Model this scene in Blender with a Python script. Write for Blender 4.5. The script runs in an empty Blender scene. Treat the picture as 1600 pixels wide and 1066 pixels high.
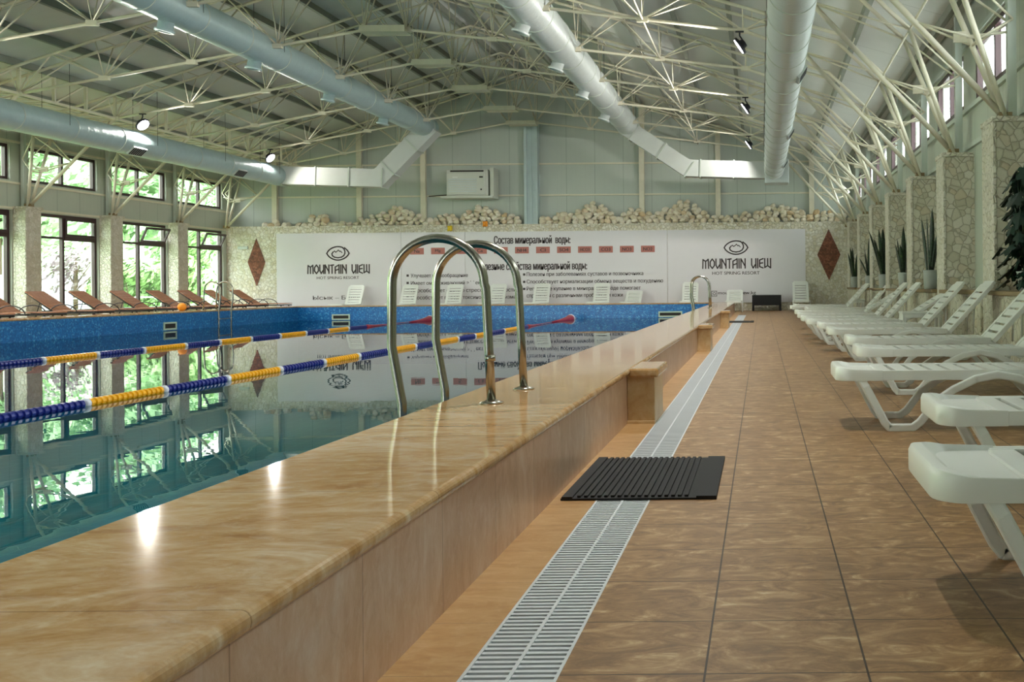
import bpy, math, random
from mathutils import Vector, Matrix
R = random.Random(7)
C = bpy.context.scene.collection
F = 1550.0; PX, PY = 1190.0, 446.0; ROLL = 0.009
PI = math.pi

# ------------------------------------------------------------------ helpers
def W(x, y, d):
    """a point measured on the photograph, taken to depth d in metres"""
    xx = x + ROLL*(PY-y); yy = y + ROLL*(x-PX)
    return Vector(((xx-PX)*d/F, d, 1-(yy-PY)*d/F))

def srgb(h):
    if isinstance(h, str):
        v = [int(h[i:i+2], 16)/255 for i in (0, 2, 4)]
    else: v = list(h)
    return tuple((c/12.92 if c <= .04045 else ((c+.055)/1.055)**2.4) for c in v)+(1,)

class MB:
    def __init__(s): s.v = []; s.f = []; s.smooth = []
    def add(s, vs, fs, sm=False):
        o = len(s.v); s.v += [tuple(p) for p in vs]
        for f in fs: s.f.append(tuple(i+o for i in f)); s.smooth.append(sm)
        return s
    def box(s, a, b, M=None):
        x0, y0, z0 = a; x1, y1, z1 = b
        vs = [Vector(p) for p in ((x0,y0,z0),(x1,y0,z0),(x1,y1,z0),(x0,y1,z0),(x0,y0,z1),(x1,y0,z1),(x1,y1,z1),(x0,y1,z1))]
        if M is not None: vs = [M @ p for p in vs]
        return s.add(vs, [(0,3,2,1),(4,5,6,7),(0,1,5,4),(1,2,6,5),(2,3,7,6),(3,0,4,7)])
    def bar(s, p, q, w, h, up=(0,0,1)):
        p, q = Vector(p), Vector(q); d = (q-p); L = d.length
        if L < 1e-6: return s
        d /= L; u = Vector(up)
        if abs(d.dot(u)) > .98: u = Vector((0,1,0))
        r = d.cross(u).normalized(); u = r.cross(d)
        vs = []
        for c in (p, q):
            for a, b in ((-1,-1),(1,-1),(1,1),(-1,1)): vs.append(c + r*(a*w/2) + u*(b*h/2))
        return s.add(vs, [(0,3,2,1),(4,5,6,7),(0,1,5,4),(1,2,6,5),(2,3,7,6),(3,0,4,7)])
    def tube(s, pts, r, seg=8, closed=False, caps=True):
        pts = [Vector(p) for p in pts]; n = len(pts)
        rs = r if isinstance(r, (list, tuple)) else [r]*n
        vs = []; prev = None
        for i, p in enumerate(pts):
            if closed: t = pts[(i+1) % n]-pts[i-1]
            elif i == 0: t = pts[1]-p
            elif i == n-1: t = p-pts[i-1]
            else: t = (pts[i+1]-p).normalized()+(p-pts[i-1]).normalized()
            t.normalize()
            if prev is None:
                a = Vector((0,0,1)) if abs(t.z) < .9 else Vector((0,1,0))
                nrm = t.cross(a).normalized()
            else:
                nrm = (prev - t*prev.dot(t)).normalized()
            prev = nrm; b = t.cross(nrm)
            for k in range(seg):
                an = 2*PI*k/seg
                vs.append(p + nrm*(rs[i]*math.cos(an)) + b*(rs[i]*math.sin(an)))
        fs = []
        for i in range(n if closed else n-1):
            j = (i+1) % n
            for k in range(seg):
                k2 = (k+1) % seg
                fs.append((i*seg+k, i*seg+k2, j*seg+k2, j*seg+k))
        s.add(vs, fs, True)
        if caps and not closed:
            o = len(s.v)-len(vs)
            s.f.append(tuple(o+k for k in range(seg))[::-1]); s.smooth.append(False)
            s.f.append(tuple(o+(n-1)*seg+k for k in range(seg))); s.smooth.append(False)
        return s
    def lathe(s, prof, seg=16, M=None, sm=True):
        """prof: list of (r, z), about Z"""
        vs = []
        for r, z in prof:
            for k in range(seg):
                a = 2*PI*k/seg; v = Vector((r*math.cos(a), r*math.sin(a), z))
                vs.append(M @ v if M is not None else v)
        fs = []
        for i in range(len(prof)-1):
            for k in range(seg):
                k2 = (k+1) % seg
                fs.append((i*seg+k, i*seg+k2, (i+1)*seg+k2, (i+1)*seg+k))
        fs.append(tuple(range(seg))[::-1]); fs.append(tuple((len(prof)-1)*seg+k for k in range(seg)))
        return s.add(vs, fs, sm)
    def prism(s, poly, a, b, M=None):
        """poly: list of (u, v) ccw; extruded along axis fn: u->x, v->z, y from a to b"""
        n = len(poly)
        vs = [Vector((u, a, v)) for u, v in poly] + [Vector((u, b, v)) for u, v in poly]
        if M is not None: vs = [M @ p for p in vs]
        fs = [tuple(range(n)), tuple(range(n, 2*n))[::-1]]
        for i in range(n):
            j = (i+1) % n; fs.append((i, i+n, j+n, j))
        return s.add(vs, fs)
    def build(s, name, m, parent=None, bevel=0, loc=None, autosmooth=False):
        me = bpy.data.meshes.new(name); me.from_pydata(s.v, [], s.f)
        me.polygons.foreach_set('use_smooth', s.smooth); me.validate(); me.update()
        o = bpy.data.objects.new(name, me); C.objects.link(o)
        if m: me.materials.append(m)
        if parent: o.parent = parent
        if loc: o.location = loc
        if bevel:
            b = o.modifiers.new('bevel', 'BEVEL'); b.width = bevel; b.segments = 2; b.limit_method = 'ANGLE'
        return o

def thing(name, label, cat, loc=(0,0,0), rz=0, group=None, kind=None):
    o = bpy.data.objects.new(name, None); C.objects.link(o); o.location = loc; o.rotation_euler = (0,0,rz)
    o.empty_display_size = .2
    return tag(o, label, cat, group, kind)
def tag(o, label=None, cat=None, group=None, kind=None):
    if label: o['label'] = label
    if cat: o['category'] = cat
    if group: o['group'] = group
    if kind: o['kind'] = kind
    return o
def struct(name, mb, m, parent=None, label=None):
    o = mb.build(name, m, parent)
    if not parent: o['kind'] = 'structure'
    return o
def kids(o): return [c for c in list(C.objects) if c.parent == o]
def dup(root, loc, label=None, rz=None):
    r = root.copy(); C.objects.link(r); r.location = loc
    if rz is not None: r.rotation_euler = (0,0,rz)
    if label: r['label'] = label
    for ch in KID.setdefault(root.name, kids(root)):
        c = ch.copy(); C.objects.link(c); c.parent = r
        for g in KID.setdefault(ch.name, kids(ch)):
            d = g.copy(); C.objects.link(d); d.parent = c
    return r
KID = {}

# ------------------------------------------------------------------ materials
class N:
    def __init__(s, name):
        s.m = bpy.data.materials.new(name); s.m.use_nodes = True; s.t = s.m.node_tree
        s.t.nodes.clear(); s.out = s.t.nodes.new('ShaderNodeOutputMaterial')
        s.b = s.t.nodes.new('ShaderNodeBsdfPrincipled'); s.l(s.b.outputs[0], s.out.inputs[0])
        s.tc = s.t.nodes.new('ShaderNodeTexCoord')
    def l(s, a, b): s.t.links.new(a, b)
    def val(s, inp, v):
        if hasattr(v, 'bl_idname') or isinstance(v, bpy.types.NodeSocket): s.l(v, inp)
        else: inp.default_value = v
    def math(s, op, a, b=0., c=None):
        n = s.t.nodes.new('ShaderNodeMath'); n.operation = op; s.val(n.inputs[0], a); s.val(n.inputs[1], b)
        if c is not None: s.val(n.inputs[2], c)
        return n.outputs[0]
    def map(s, scale=(1,1,1), loc=(0,0,0)):
        n = s.t.nodes.new('ShaderNodeMapping'); s.l(s.tc.outputs['Object'], n.inputs[0])
        n.inputs['Scale'].default_value = scale; n.inputs['Location'].default_value = loc
        return n.outputs[0]
    def noise(s, vec, scale=5, detail=4, rough=.55, dist=0.):
        n = s.t.nodes.new('ShaderNodeTexNoise'); s.l(vec, n.inputs['Vector'])
        n.inputs['Scale'].default_value = scale; n.inputs['Detail'].default_value = detail
        n.inputs['Roughness'].default_value = rough; n.inputs['Distortion'].default_value = dist
        return n.outputs[0]
    def vor(s, vec, scale=5, feat='F1', out='Distance', rnd=1.):
        n = s.t.nodes.new('ShaderNodeTexVoronoi'); n.feature = feat; s.l(vec, n.inputs['Vector'])
        n.inputs['Scale'].default_value = scale; n.inputs['Randomness'].default_value = rnd
        return n.outputs[out]
    def ramp(s, f, stops):
        n = s.t.nodes.new('ShaderNodeValToRGB'); s.val(n.inputs[0], f)
        e = n.color_ramp.elements
        while len(e) < len(stops): e.new(.5)
        for i, (p, c) in enumerate(stops): e[i].position = p; e[i].color = srgb(c) if isinstance(c, str) else (c,c,c,1)
        return n.outputs[0]
    def mix(s, f, a, b, mode='MIX'):
        n = s.t.nodes.new('ShaderNodeMix'); n.data_type = 'RGBA'; n.blend_type = mode
        s.val(n.inputs['Factor'], f)
        for k, v in ((6, a), (7, b)):
            if isinstance(v, str): n.inputs[k].default_value = srgb(v)
            elif isinstance(v, tuple): n.inputs[k].default_value = v
            else: s.l(v, n.inputs[k])
        return n.outputs[2]
    def sep(s, vec):
        n = s.t.nodes.new('ShaderNodeSeparateXYZ'); s.l(vec, n.inputs[0]); return n.outputs
    def line(s, coord, pitch, off, w):
        """1 on a line of width w repeated every pitch"""
        a = s.math('DIVIDE', s.math('SUBTRACT', coord, off-w/2+1000*pitch*0), pitch)
        fr = s.math('FRACT', s.math('ADD', a, 1000.))
        return s.math('LESS_THAN', fr, w/pitch)
    def bump(s, h, strength=.3, dist=.01):
        n = s.t.nodes.new('ShaderNodeBump'); s.val(n.inputs['Height'], h)
        n.inputs['Strength'].default_value = strength; n.inputs['Distance'].default_value = dist
        s.l(n.outputs[0], s.b.inputs['Normal'])
    def fin(s, col=None, rough=.5, metal=0., spec=None):
        if col is not None:
            if isinstance(col, str): s.b.inputs['Base Color'].default_value = srgb(col)
            else: s.val(s.b.inputs['Base Color'], col)
        s.val(s.b.inputs['Roughness'], rough); s.b.inputs['Metallic'].default_value = metal
        if spec is not None: s.b.inputs['Specular IOR Level'].default_value = spec
        return s.m

def plain(name, col, rough=.5, metal=0., var=.12, scale=3.):
    n = N(name); nz = n.noise(n.map(), scale, 4)
    c = srgb(col); lo = tuple(x*(1-var) for x in c[:3])+(1,); hi = tuple(min(1, x*(1+var)) for x in c[:3])+(1,)
    return n.fin(n.mix(nz, lo, hi), rough, metal)
def emit(name, col, st):
    n = N(name); n.b.inputs['Emission Color'].default_value = srgb(col); n.b.inputs['Emission Strength'].default_value = st
    return n.fin(col, .4)

M = {}
M['white'] = plain('white_plastic', 'e0e2dc', .28, 0, .03)
M['truss'] = plain('cream_paint', 'd6d0ba', .5, 0, .12, 4)
M['steelpaint'] = plain('grey_paint', 'bcc4ba', .5, 0, .08)
M['purlin'] = plain('purlin_paint', '868a7e', .6, 0, .15)
M['frame'] = plain('brown_frame', '3a2426', .4, 0, .1)
M['black'] = plain('black_rubber', '111113', .75, 0, .2)
M['lampblack'] = plain('lamp_housing', '14151f', .4)
M['wood'] = None
M['darkmetal'] = plain('dark_iron', '2a2322', .45, .3)
M['pot'] = plain('grey_ceramic', 'a3a8a4', .35)
M['soil'] = plain('soil', '2c2218', .9)
M['ledge'] = plain('brown_slab', '8a7550', .5)
M['dark'] = plain('dark_channel', '2b2622', .8)
M['ink'] = plain('brown_ink', '43393a', .6, 0, .05)
M['inkred'] = plain('rose_print', 'b06e64', .6, 0, .12, 8)
M['orange'] = plain('orange_foam', 'e89018', .5)
M['yellow'] = plain('yellow_plastic', 'e3c42a', .5)
M['rope_blue'] = plain('blue_float', '16247a', .3)
M['rope_yellow'] = plain('yellow_float', 'e8a912', .3)
M['rope_red'] = plain('red_float', 'a01830', .35)
M['rope_white'] = plain('white_float', 'd6dce8', .3)
M['steel'] = plain('polished_steel', 'a39e92', .22, 1., .08)
def foil(name, c, r, mt):
    n = N(name); a = n.noise(n.map((1, 1.6, 1)), 3.5, 6, .6, 1.); n.bump(a, .5, .03)
    c_ = srgb(c); return n.fin(n.mix(a, tuple(q*.85 for q in c_[:3])+(1,), c_), r, mt)
M['galv'] = foil('duct_foil', 'b2c8ca', .36, .2)
M['duct_white'] = foil('duct_foil_white', 'ccd4d2', .36, .2)
M['panelboard'] = plain('banner_board', 'dcd9dc', .45, 0, .02)
M['ac'] = plain('ac_plastic', 'c9cbc0', .4, 0, .04)
M['grate'] = plain('grate_plastic', 'cdd2d6', .4, 0, .05)
M['lens'] = emit('led_lens', 'f4f0ff', 7)

n = N('teak_wood'); nz = n.noise(n.map((2, 30, 2)), 3, 5)
M['wood'] = n.fin(n.ramp(nz, [(.3, '94583e'), (.6, 'bd8060'), (.8, 'd09a7c')]), .5)

# floor tiles
n = N('floor_tiles'); v = n.map(); x, y, z = n.sep(v)
lx = n.line(x, .42, -.155, .006); ly = n.line(y, .402, 3.762, .005)
g = n.math('MAXIMUM', lx, ly)
big = n.noise(n.map((2.6, 5, 1)), 2.0, 9, .68, 1.6); fine = n.noise(n.map((6, 14, 1)), 4, 8, .7, 1.5)
tile_id = n.vor(n.map((1/.42, 1/.402, 1), (.155/.42, -3.762/.402, 0)), 1., 'F1', 'Color', 0.)
col = n.ramp(big, [(.36, '6e5032'), (.48, '8c6842'), (.56, 'a07c54'), (.64, 'bc9e74'), (.7, 'ceb894')])
col = n.mix(.22, col, n.ramp(fine, [(.3, '6c4c2c'), (.5, '93704a'), (.7, 'c4a67c')]))
col = n.mix(g, col, '3a2818')
n.bump(n.math('SUBTRACT', 1., g), .5, .003)
M['floor'] = n.fin(col, n.ramp(fine, [(.2, .36), (.8, .5)]), 0, .4)

# travertine
def stone(name, stops, sc, rough=.3, joint=None, spec=.45):
    n = N(name); v = n.map(sc)
    a = n.noise(v, 1.6, 9, .66, 1.8); b = n.noise(n.map(tuple(3*q for q in sc)), 3., 6, .65, .5)
    col = n.ramp(a, stops); col = n.mix(.3, col, n.ramp(b, stops))
    if joint:
        ax, pitch, off, w = joint
        xyz = n.sep(n.map()); j = n.line(xyz[ax], pitch, off, w)
        seg = n.math('FLOOR', n.math('DIVIDE', n.math('SUBTRACT', xyz[ax], off), pitch))
        wn = n.t.nodes.new('ShaderNodeTexWhiteNoise'); wn.noise_dimensions = '1D'; n.l(seg, wn.inputs['W'])
        col = n.mix(n.math('MULTIPLY', wn.outputs['Value'], .35), col, stops[0][1] if isinstance(stops[0][1], str) else 'a08060')
        col = n.mix(n.math('MULTIPLY', j, .55), col, '6b4c30')
    sp_ = n.noise(n.map((1, 1.3, 1)), 14, 6, .7, .6)
    col = n.mix(n.ramp(sp_, [(.52, 0.), (.7, .35)]), col, stops[-1][1]); col = n.mix(n.ramp(sp_, [(.3, .3), (.44, 0.)]), col, stops[0][1])
    return n.fin(col, rough, 0, spec)
M['coping'] = stone('travertine_coping', [(.32, '93683c'), (.45, 'b48c5c'), (.54, 'c09e74'), (.66, 'd4c0a4')], (1.1, 2.4, 1.2), .08, (1, 1.08, 2.94, .005), .22)
M['clad'] = stone('travertine_cladding', [(.3, 'a87e5e'), (.45, 'c09a7c'), (.58, 'ccac94'), (.72, 'd8c6b8')], (2.4, 2.6, 1.3), .35, (1, .61, 3.05, .005))
M['pier'] = stone('travertine_pier', [(.28, 'a88250'), (.45, 'c09c6c'), (.6, 'caae84'), (.75, 'd6c0a0')], (2, 2, 1.2), .35)

M['strip'] = stone('floor_strip', [(.28, '9a6e3e'), (.45, 'b48a58'), (.6, 'c29c6c'), (.75, 'd2b48c')], (1.2, 3.2, 1), .35, (1, .402, 3.762, .004))
# pool mosaic
n = N('blue_mosaic'); v = n.map()
c1 = n.vor(v, 28, 'F1', 'Color'); e = n.vor(v, 28, 'DISTANCE_TO_EDGE', 'Distance')
pt = n.noise(v, 9, 5, .7)
sp = n.sep(c1)
col = n.ramp(sp[0], [(.0, '0b5898'), (.5, '1068ac'), (.85, '1c7cbc'), (1., '5aa6d0')])
col = n.mix(n.ramp(pt, [(.55, 0.), (.72, .5)]), col, '0b4a80')
M['mosaic'] = n.fin(col, .3)
n = N('turquoise_tiles'); v = n.map(); x, y, z = n.sep(v)
g = n.math('MAXIMUM', n.line(x, .3, 0, .02), n.line(y, .3, 0, .02))
M['basin'] = n.fin(n.mix(g, n.ramp(n.noise(v, 2, 4), [(.3, '2490a0'), (.7, '3aa8b4')]), '6fc0c4'), .4)

# rough stones of the walls
def rubble(name, scale, stops, mortar, edge, bs, bd, rough=.8, sc=(1,1,1), mw=.5):
    n = N(name); v = n.map(sc)
    nz = n.t.nodes.new('ShaderNodeTexNoise'); n.l(v, nz.inputs['Vector']); nz.inputs['Scale'].default_value = scale*1.2
    vm = n.t.nodes.new('ShaderNodeVectorMath'); vm.operation = 'MULTIPLY_ADD'
    n.l(nz.outputs['Color'], vm.inputs[0]); vm.inputs[1].default_value = (.35/scale,)*3; n.l(v, vm.inputs[2])
    dv = vm.outputs[0]
    ed = n.vor(dv, scale, 'DISTANCE_TO_EDGE', 'Distance'); cc = n.sep(n.vor(dv, scale, 'F1', 'Color'))
    col = n.ramp(cc[0], stops)
    fine = n.noise(v, scale*6, 5, .6)
    col = n.mix(n.math('MULTIPLY', fine, .2), col, '8a8064')
    mo = n.ramp(ed, [(edge*.5, 1.), (edge, 0.)])
    col = n.mix(n.math('MULTIPLY', mo, mw), col, mortar)
    h = n.math('ADD', n.ramp(ed, [(0., 0.), (edge*3, 1.)]), n.math('MULTIPLY', fine, .5))
    h = n.math('ADD', h, n.math('MULTIPLY', cc[1], .5))
    n.bump(h, bs, bd)
    return n.fin(col, rough)
M['flag'] = rubble('flagstone', 7., [(0, 'c0baa6'), (.35, 'cfcab8'), (.7, 'd8d4c6'), (1, 'cabda4')], '8c8672', .045, .6, .02, mw=.65)
M['split'] = rubble('split_stone', 11, [(0, 'd6d0bc'), (.5, 'e4dfd0'), (1, 'ece8dc')], 'aaa28a', .05, .8, .03, mw=.35)
M['pebble'] = rubble('pebble_wall', 8., [(0, 'dcd3b8'), (.5, 'ebe5d4'), (1, 'f2eee2')], 'a89c7c', .05, .8, .03, mw=.4)
n = N('limestone_rock'); oi = n.t.nodes.new('ShaderNodeObjectInfo'); nz = n.noise(n.map(), 2.2, 5)
M['rock'] = n.fin(n.mix(n.math('MULTIPLY', nz, .4), n.ramp(oi.outputs['Random'], [(0, 'd8ccb0'), (.5, 'e8e0cc'), (.85, 'efe9da'), (1, 'd4b890')]), 'a89878'), .8)
M['rockcore'] = plain('rubble_core', 'd8cfb8', .9, 0, .25, 20)
M['diamond'] = rubble('brown_mosaic', 14, [(0, '5a2e22'), (.5, '7a4232'), (1, '945a44')], '4a2418', .06, .5, .01)

# siding
def siding(name, ax, pitch, col, dark, off=0.):
    n = N(name); v = n.map(); xyz = n.sep(v)
    l1 = n.line(xyz[ax], pitch, off, .02); l2 = n.line(xyz[ax], pitch/6, off, .006)
    nz = n.noise(v, 1.2, 4)
    c = n.mix(nz, col, dark); c = n.mix(n.math('MULTIPLY', l1, .45), c, '5d6458'); c = n.mix(n.math('MULTIPLY', l2, .1), c, '5d6458')
    return n.fin(c, .45)
M['gable'] = siding('gable_panels', 0, 1.15, 'bbc2b8', 'afb7ae', .2)
M['side'] = siding('side_panels', 1, 1.0, 'b9bfb2', 'aab0a2', .1)
M['roof'] = siding('roof_panels', 1, 3.7, 'd6d8d3', 'c8cac4', 0)

# glass: thin pane, mostly clear with a fresnel reflection
def thin(name, tint, rough, ior):
    n = N(name); n.t.nodes.remove(n.b)
    tr = n.t.nodes.new('ShaderNodeBsdfTransparent'); tr.inputs[0].default_value = tint
    gl = n.t.nodes.new('ShaderNodeBsdfGlossy'); gl.inputs['Roughness'].default_value = rough
    fr = n.t.nodes.new('ShaderNodeFresnel'); ge = n.t.nodes.new('ShaderNodeNewGeometry'); n.l(n.math('ADD', n.math('MULTIPLY', ge.outputs['Backfacing'], 1/ior-ior), ior), fr.inputs[0])
    mx = n.t.nodes.new('ShaderNodeMixShader'); n.l(fr.outputs[0], mx.inputs[0]); n.l(tr.outputs[0], mx.inputs[1]); n.l(gl.outputs[0], mx.inputs[2])
    n.l(mx.outputs[0], n.out.inputs[0]); n.gl = gl; n.fr = fr; return n
M['glass'] = thin('window_glass', (.93, .96, .94, 1), 0., 1.45).m
n = thin('pool_water', (.15, .48, .53, 1), .0, 1.4)
bp = n.t.nodes.new('ShaderNodeBump'); bp.inputs['Strength'].default_value = .05; bp.inputs['Distance'].default_value = .02
n.l(n.noise(n.map((1, 1, 1)), 1.2, 3), bp.inputs['Height']); n.l(bp.outputs[0], n.gl.inputs['Normal'])
M['water'] = n.m

# greenery
def leafm(name, a, b, rough=.5):
    n = N(name); r = n.noise(n.map(), 1.3, 5, .7)
    return n.fin(n.ramp(r, [(.3, a), (.7, b)]), rough)
M['leaf'] = leafm('shrub_leaves', '557f40', 'a0c47e')
M['leaf2'] = leafm('tree_leaves', '6c9460', 'a8c898')
M['leafpurple'] = leafm('purple_leaves', '5e4e52', '8a7c80')
M['bark'] = plain('bark', '5b4a3a', .9)
M['grass'] = leafm('grass', '7c9c5c', 'a0b880', .9)
M['hill'] = leafm('hillside_growth', '7c9e6c', 'b0c89c', .9)
M['fence'] = siding('fence_sheets', 1, .25, 'b4b4c4', 'a6a6b8')
n = N('snake_leaf'); r = n.noise(n.map((8, 8, 14)), 2, 4)
M['snake'] = n.fin(n.ramp(r, [(.35, '0f2014'), (.6, '1e3a20'), (.82, '4a6428')]), .4)
M['monstera'] = leafm('monstera_leaf', '0c1f16', '1c4030', .3)

# ------------------------------------------------------------------ dimensions
XL, XR, YB, Y0 = -21.35, 3.7, 40.1, -7.0
RX, RZ, EZ = -9.3, 9.7, 5.93
def roofz(x): return RZ-(RX-x)*(RZ-EZ)/(RX-XL) if x < RX else RZ-(x-RX)*(RZ-EZ)/(XR-RX)
GRID = [36.0-3.7*k for k in range(12)]
PXL, PXR, PFY = -16.6, -1.67, 35.5      # inner edges of the pool rim
WZ = -.12                                # water level
CT = .40                                 # top of the coping

# ------------------------------------------------------------------ room shell
b = MB()
b.box((-.53, Y0, -.12), (XR+.4, YB, 0)).box((-.785, 33.6, -.12), (-.53, YB, 0))
b.box((XL-.4, 36.2, -.12), (-.99, YB, 0)).box((XL-.4, Y0, -.12), (-17.3, 36.2, 0)).box((-17.3, Y0, -.12), (-.99, -5.0, 0))
struct('floor', b, M['floor'])
b = MB(); b.box((-.99, Y0, -.12), (-.785, YB, 0)); struct('trim_2', b, M['strip'])

b = MB(); b.prism([(XL-.3, roofz(XL)-.09), (RX, RZ), (RX, RZ+.15), (XL-.3, roofz(XL)+.1)], Y0, YB+.2)
b.prism([(RX, RZ), (XR+.3, roofz(XR)-.09), (XR+.3, roofz(XR)+.1), (RX, RZ+.15)], Y0, YB+.2)
ceil = struct('ceiling', b, M['roof'])
for side in (-1, 1):
    Lx = (RX-XL) if side < 0 else (XR-RX)
    nP = 10
    for i in range(nP):
        x = RX + side*(.35+(Lx-.6)*i/(nP-1)); z = roofz(x)
        MB().box((x-.05, Y0, z-.16), (x+.05, YB-.02, z+.01)).build('purlin', M['purlin'], ceil)

# gable wall
b = MB(); b.prism([(XL-.3, 0), (XR+.3, 0), (XR+.3, roofz(XR)), (RX, RZ), (XL-.3, roofz(XL))], YB, YB+.2)
gable = struct('wall_back', b, M['gable'])
for px in (430, 562, 662, 1003, 1122, 1268):
    x = W(px, 300, 40).x
    MB().box((x-.1, YB-.2, 3.5), (x+.1, YB-.03, roofz(x)-.02)).build('column', M['truss'], gable)
b = MB(); x = W(832, 270, 40).x
b.box((x-.27, YB-.42, 3.5), (x-.17, YB, RZ-2.0)).box((x+.17, YB-.42, 3.5), (x+.27, YB, RZ-2.0)).box((x-.17, YB-.34, 3.5), (x+.17, YB-.05, RZ-2.0))
b.box((x-.03, YB-.37, 3.5), (x+.03, YB-.33, RZ-2))
b.build('centre_column', plain('column_paint', 'b4c4c4', .45), gable)
for py in (305, 256):
    z = W(840, py, 40).z
    MB().box((XL+.1, YB-.1, z-.03), (XR-.1, YB-.005, z+.03)).build('wall_rail', M['truss'], gable)

# unseen front wall behind the camera, its windows added to brighten the hall
b = MB(); fx = [XL+1.2+i*4.1 for i in range(3)]
b.prism([(XL-.3, 4.6), (XR+.3, 4.6), (XR+.3, roofz(XR)), (RX, RZ), (XL-.3, roofz(XL))], Y0-.2, Y0)
b.box((XL-.3, Y0-.2, 0), (XR+.3, Y0, .6))
e_ = [XL-.3]
for x in fx: e_ += [x, x+3.1]
e_.append(XR+.3)
for i in range(0, len(e_), 2): b.box((e_[i], Y0-.2, .6), (e_[i+1], Y0, 4.6))
struct('wall_front', b, M['gable'])
for i, x in enumerate(fx):
    w = bpy.data.objects.new('window_%d' % (100+i), None); C.objects.link(w); w.location = (x, Y0-.1, .6); w['kind'] = 'structure'  # added opening out of view, lets sky light in from behind
    b = MB(); b.box((0, -.05, 0), (3.1, .05, .09)).box((0, -.05, 3.91), (3.1, .05, 4.0)).box((0, -.05, .09), (.09, .05, 3.91)).box((3.01, -.05, .09), (3.1, .05, 3.91)).box((1.5, -.05, .09), (1.6, .05, 3.91))
    b.build('window_frame', M['frame'], w); MB().box((.09, -.004, .09), (1.5, .004, 3.91)).box((1.6, -.004, .09), (3.01, .004, 3.91)).build('pane', M['glass'], w)

# stone band on the back wall
SW = 39.6
b = MB(); b.box((XL-.02, SW, 0), (XR+.02, YB, 3.5))
sb_ = struct('trim_1', b, M['pebble'])
MB().box((XL, SW-.03, 3.46), (XR, YB, 3.53)).build('ledge', M['pebble'], sb_)

# left wall with windows
bays = []
for k in range(1, 12):
    g = 36.0-3.7*(k-1)       # bay start
    bays.append(g)
b = MB(); b2 = MB()
t0, t1 = XL-.25, XL
zl0, zl1, zu0, zu1 = .35, 3.34, 4.2, 5.22
ys = sorted(bays+[bays[0]+3.7])
b.box((t0, Y0, 0), (t1, YB, zl0)).box((t0, Y0, zl1), (t1, YB, zu0)).box((t0, Y0, zu1), (t1, YB, EZ+.02))
wl, wu = [], []
edges_l, edges_u = [Y0], [Y0]
for g in sorted(bays):
    y0_, y1_ = g+.34, g+3.36
    if y0_ < Y0+.5: continue
    y1_ = min(y1_, YB-.55)
    edges_l += [y0_, y1_]; edges_u += [y0_, y1_-.05]; wl.append((y0_, y1_))
edges_l.append(YB); edges_u.append(YB)
for i in range(0, len(edges_l), 2):
    b.box((t0, edges_l[i], zl0), (t1, edges_l[i+1], zl1)); b.box((t0, edges_u[i], zu0), (t1, edges_u[i+1], zu1))
wallL = struct('wall_left', b, M['side'])
for z in (3.40, 4.12, 5.3):
    MB().box((XL-.01, Y0, z-.03), (XL+.05, YB-.02, z+.03)).build('wall_rail', M['truss'], wallL)

wn = [0]
def window(side, y0, y1, z0, z1, split=None, tilt=None):
    """frame and panes in the plane x = wall; split: height of a transom"""
    wn[0] += 1
    xw = XL-.12 if side < 0 else XR+.06
    w = bpy.data.objects.new('window_%d' % wn[0], None); C.objects.link(w); w.location = (xw, y0, z0); w['kind'] = 'structure'
    L, H = y1-y0, z1-z0; t = .09; b = MB()
    ym = L*.5
    b.box((-.05, 0, 0), (.05, L, t)).box((-.05, 0, H-t), (.05, L, H)).box((-.05, 0, t), (.05, t, H-t)).box((-.05, L-t, t), (.05, L, H-t))
    b.box((-.05, ym-.045, t), (.05, ym+.045, H-t))
    if split:
        b.box((-.05, t, split-.05), (.05, ym-.045, split+.02)); b.box((-.06, ym+.045, split-.08), (.06, L-t, split+.05))
    b.build('window_frame', M['frame'], w)
    p = MB()
    zt = split if split else H
    p.box((-.004, t, t), (.004, ym-.045, H-t))
    if split and tilt: p.box((-.004, ym+.045, t), (.004, L-t, split-.08))
    else: p.box((-.004, ym+.045, t), (.004, L-t, H-t))
    p.build('pane', M['glass'], w)
    if split:
        hh = H-t-split-.05
        s = MB(); q = .07; l0, l1 = ym+.05, L-t-.005
        s.box((-.025, l0, 0), (.025, l1, q)).box((-.025, l0, hh-q), (.025, l1, hh)).box((-.025, l0, q), (.025, l0+q, hh-q)).box((-.025, l1-q, q), (.025, l1, hh-q))
        so = s.build('vent_sash', M['frame'], w); so.location = (.07, 0, split+.05)
        MB().box((-.004, l0+q, q), (.004, l1-q, hh-q)).build('pane', M['glass'], so)
        if tilt: so.rotation_euler = (0, tilt, 0)
    return w
for (y0_, y1_) in wl:
    tilt = math.radians(24) if y0_ > 32 else None
    if y0_ > 15: window(-1, y0_, y1_, zl0, zl1, 2.3, tilt)
    else: window(-1, y0_, y1_, zl0, zl1)
    window(-1, y0_, y1_-.05, zu0, zu1)

# right wall with clerestory
b = MB(); r0, r1 = XR, XR+.25
zr0, zr1 = 4.15, 5.15
b.box((r0, Y0, 0), (r1, YB, zr0)).box((r0, Y0, zr1), (r1, YB, EZ+.02))
er = [Y0]
wr = []
for g in sorted(bays):
    y0_, y1_ = g+.5, g+3.2
    if y0_ < Y0+.5: continue
    y1_ = min(y1_, YB-.7); er += [y0_, y1_]; wr.append((y0_, y1_))
er.append(YB)
for i in range(0, len(er), 2): b.box((r0, er[i], zr0), (r1, er[i+1], zr1))
wallR = struct('wall_right', b, M['side'])
for z in (3.4, 4.07, 5.23):
    MB().box((XR-.06, Y0, z-.04), (XR+.01, YB-.02, z+.04)).build('wall_rail', M['steelpaint'], wallR)
for (y0_, y1_) in wr: window(1, y0_, y1_, zr0, zr1)

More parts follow.
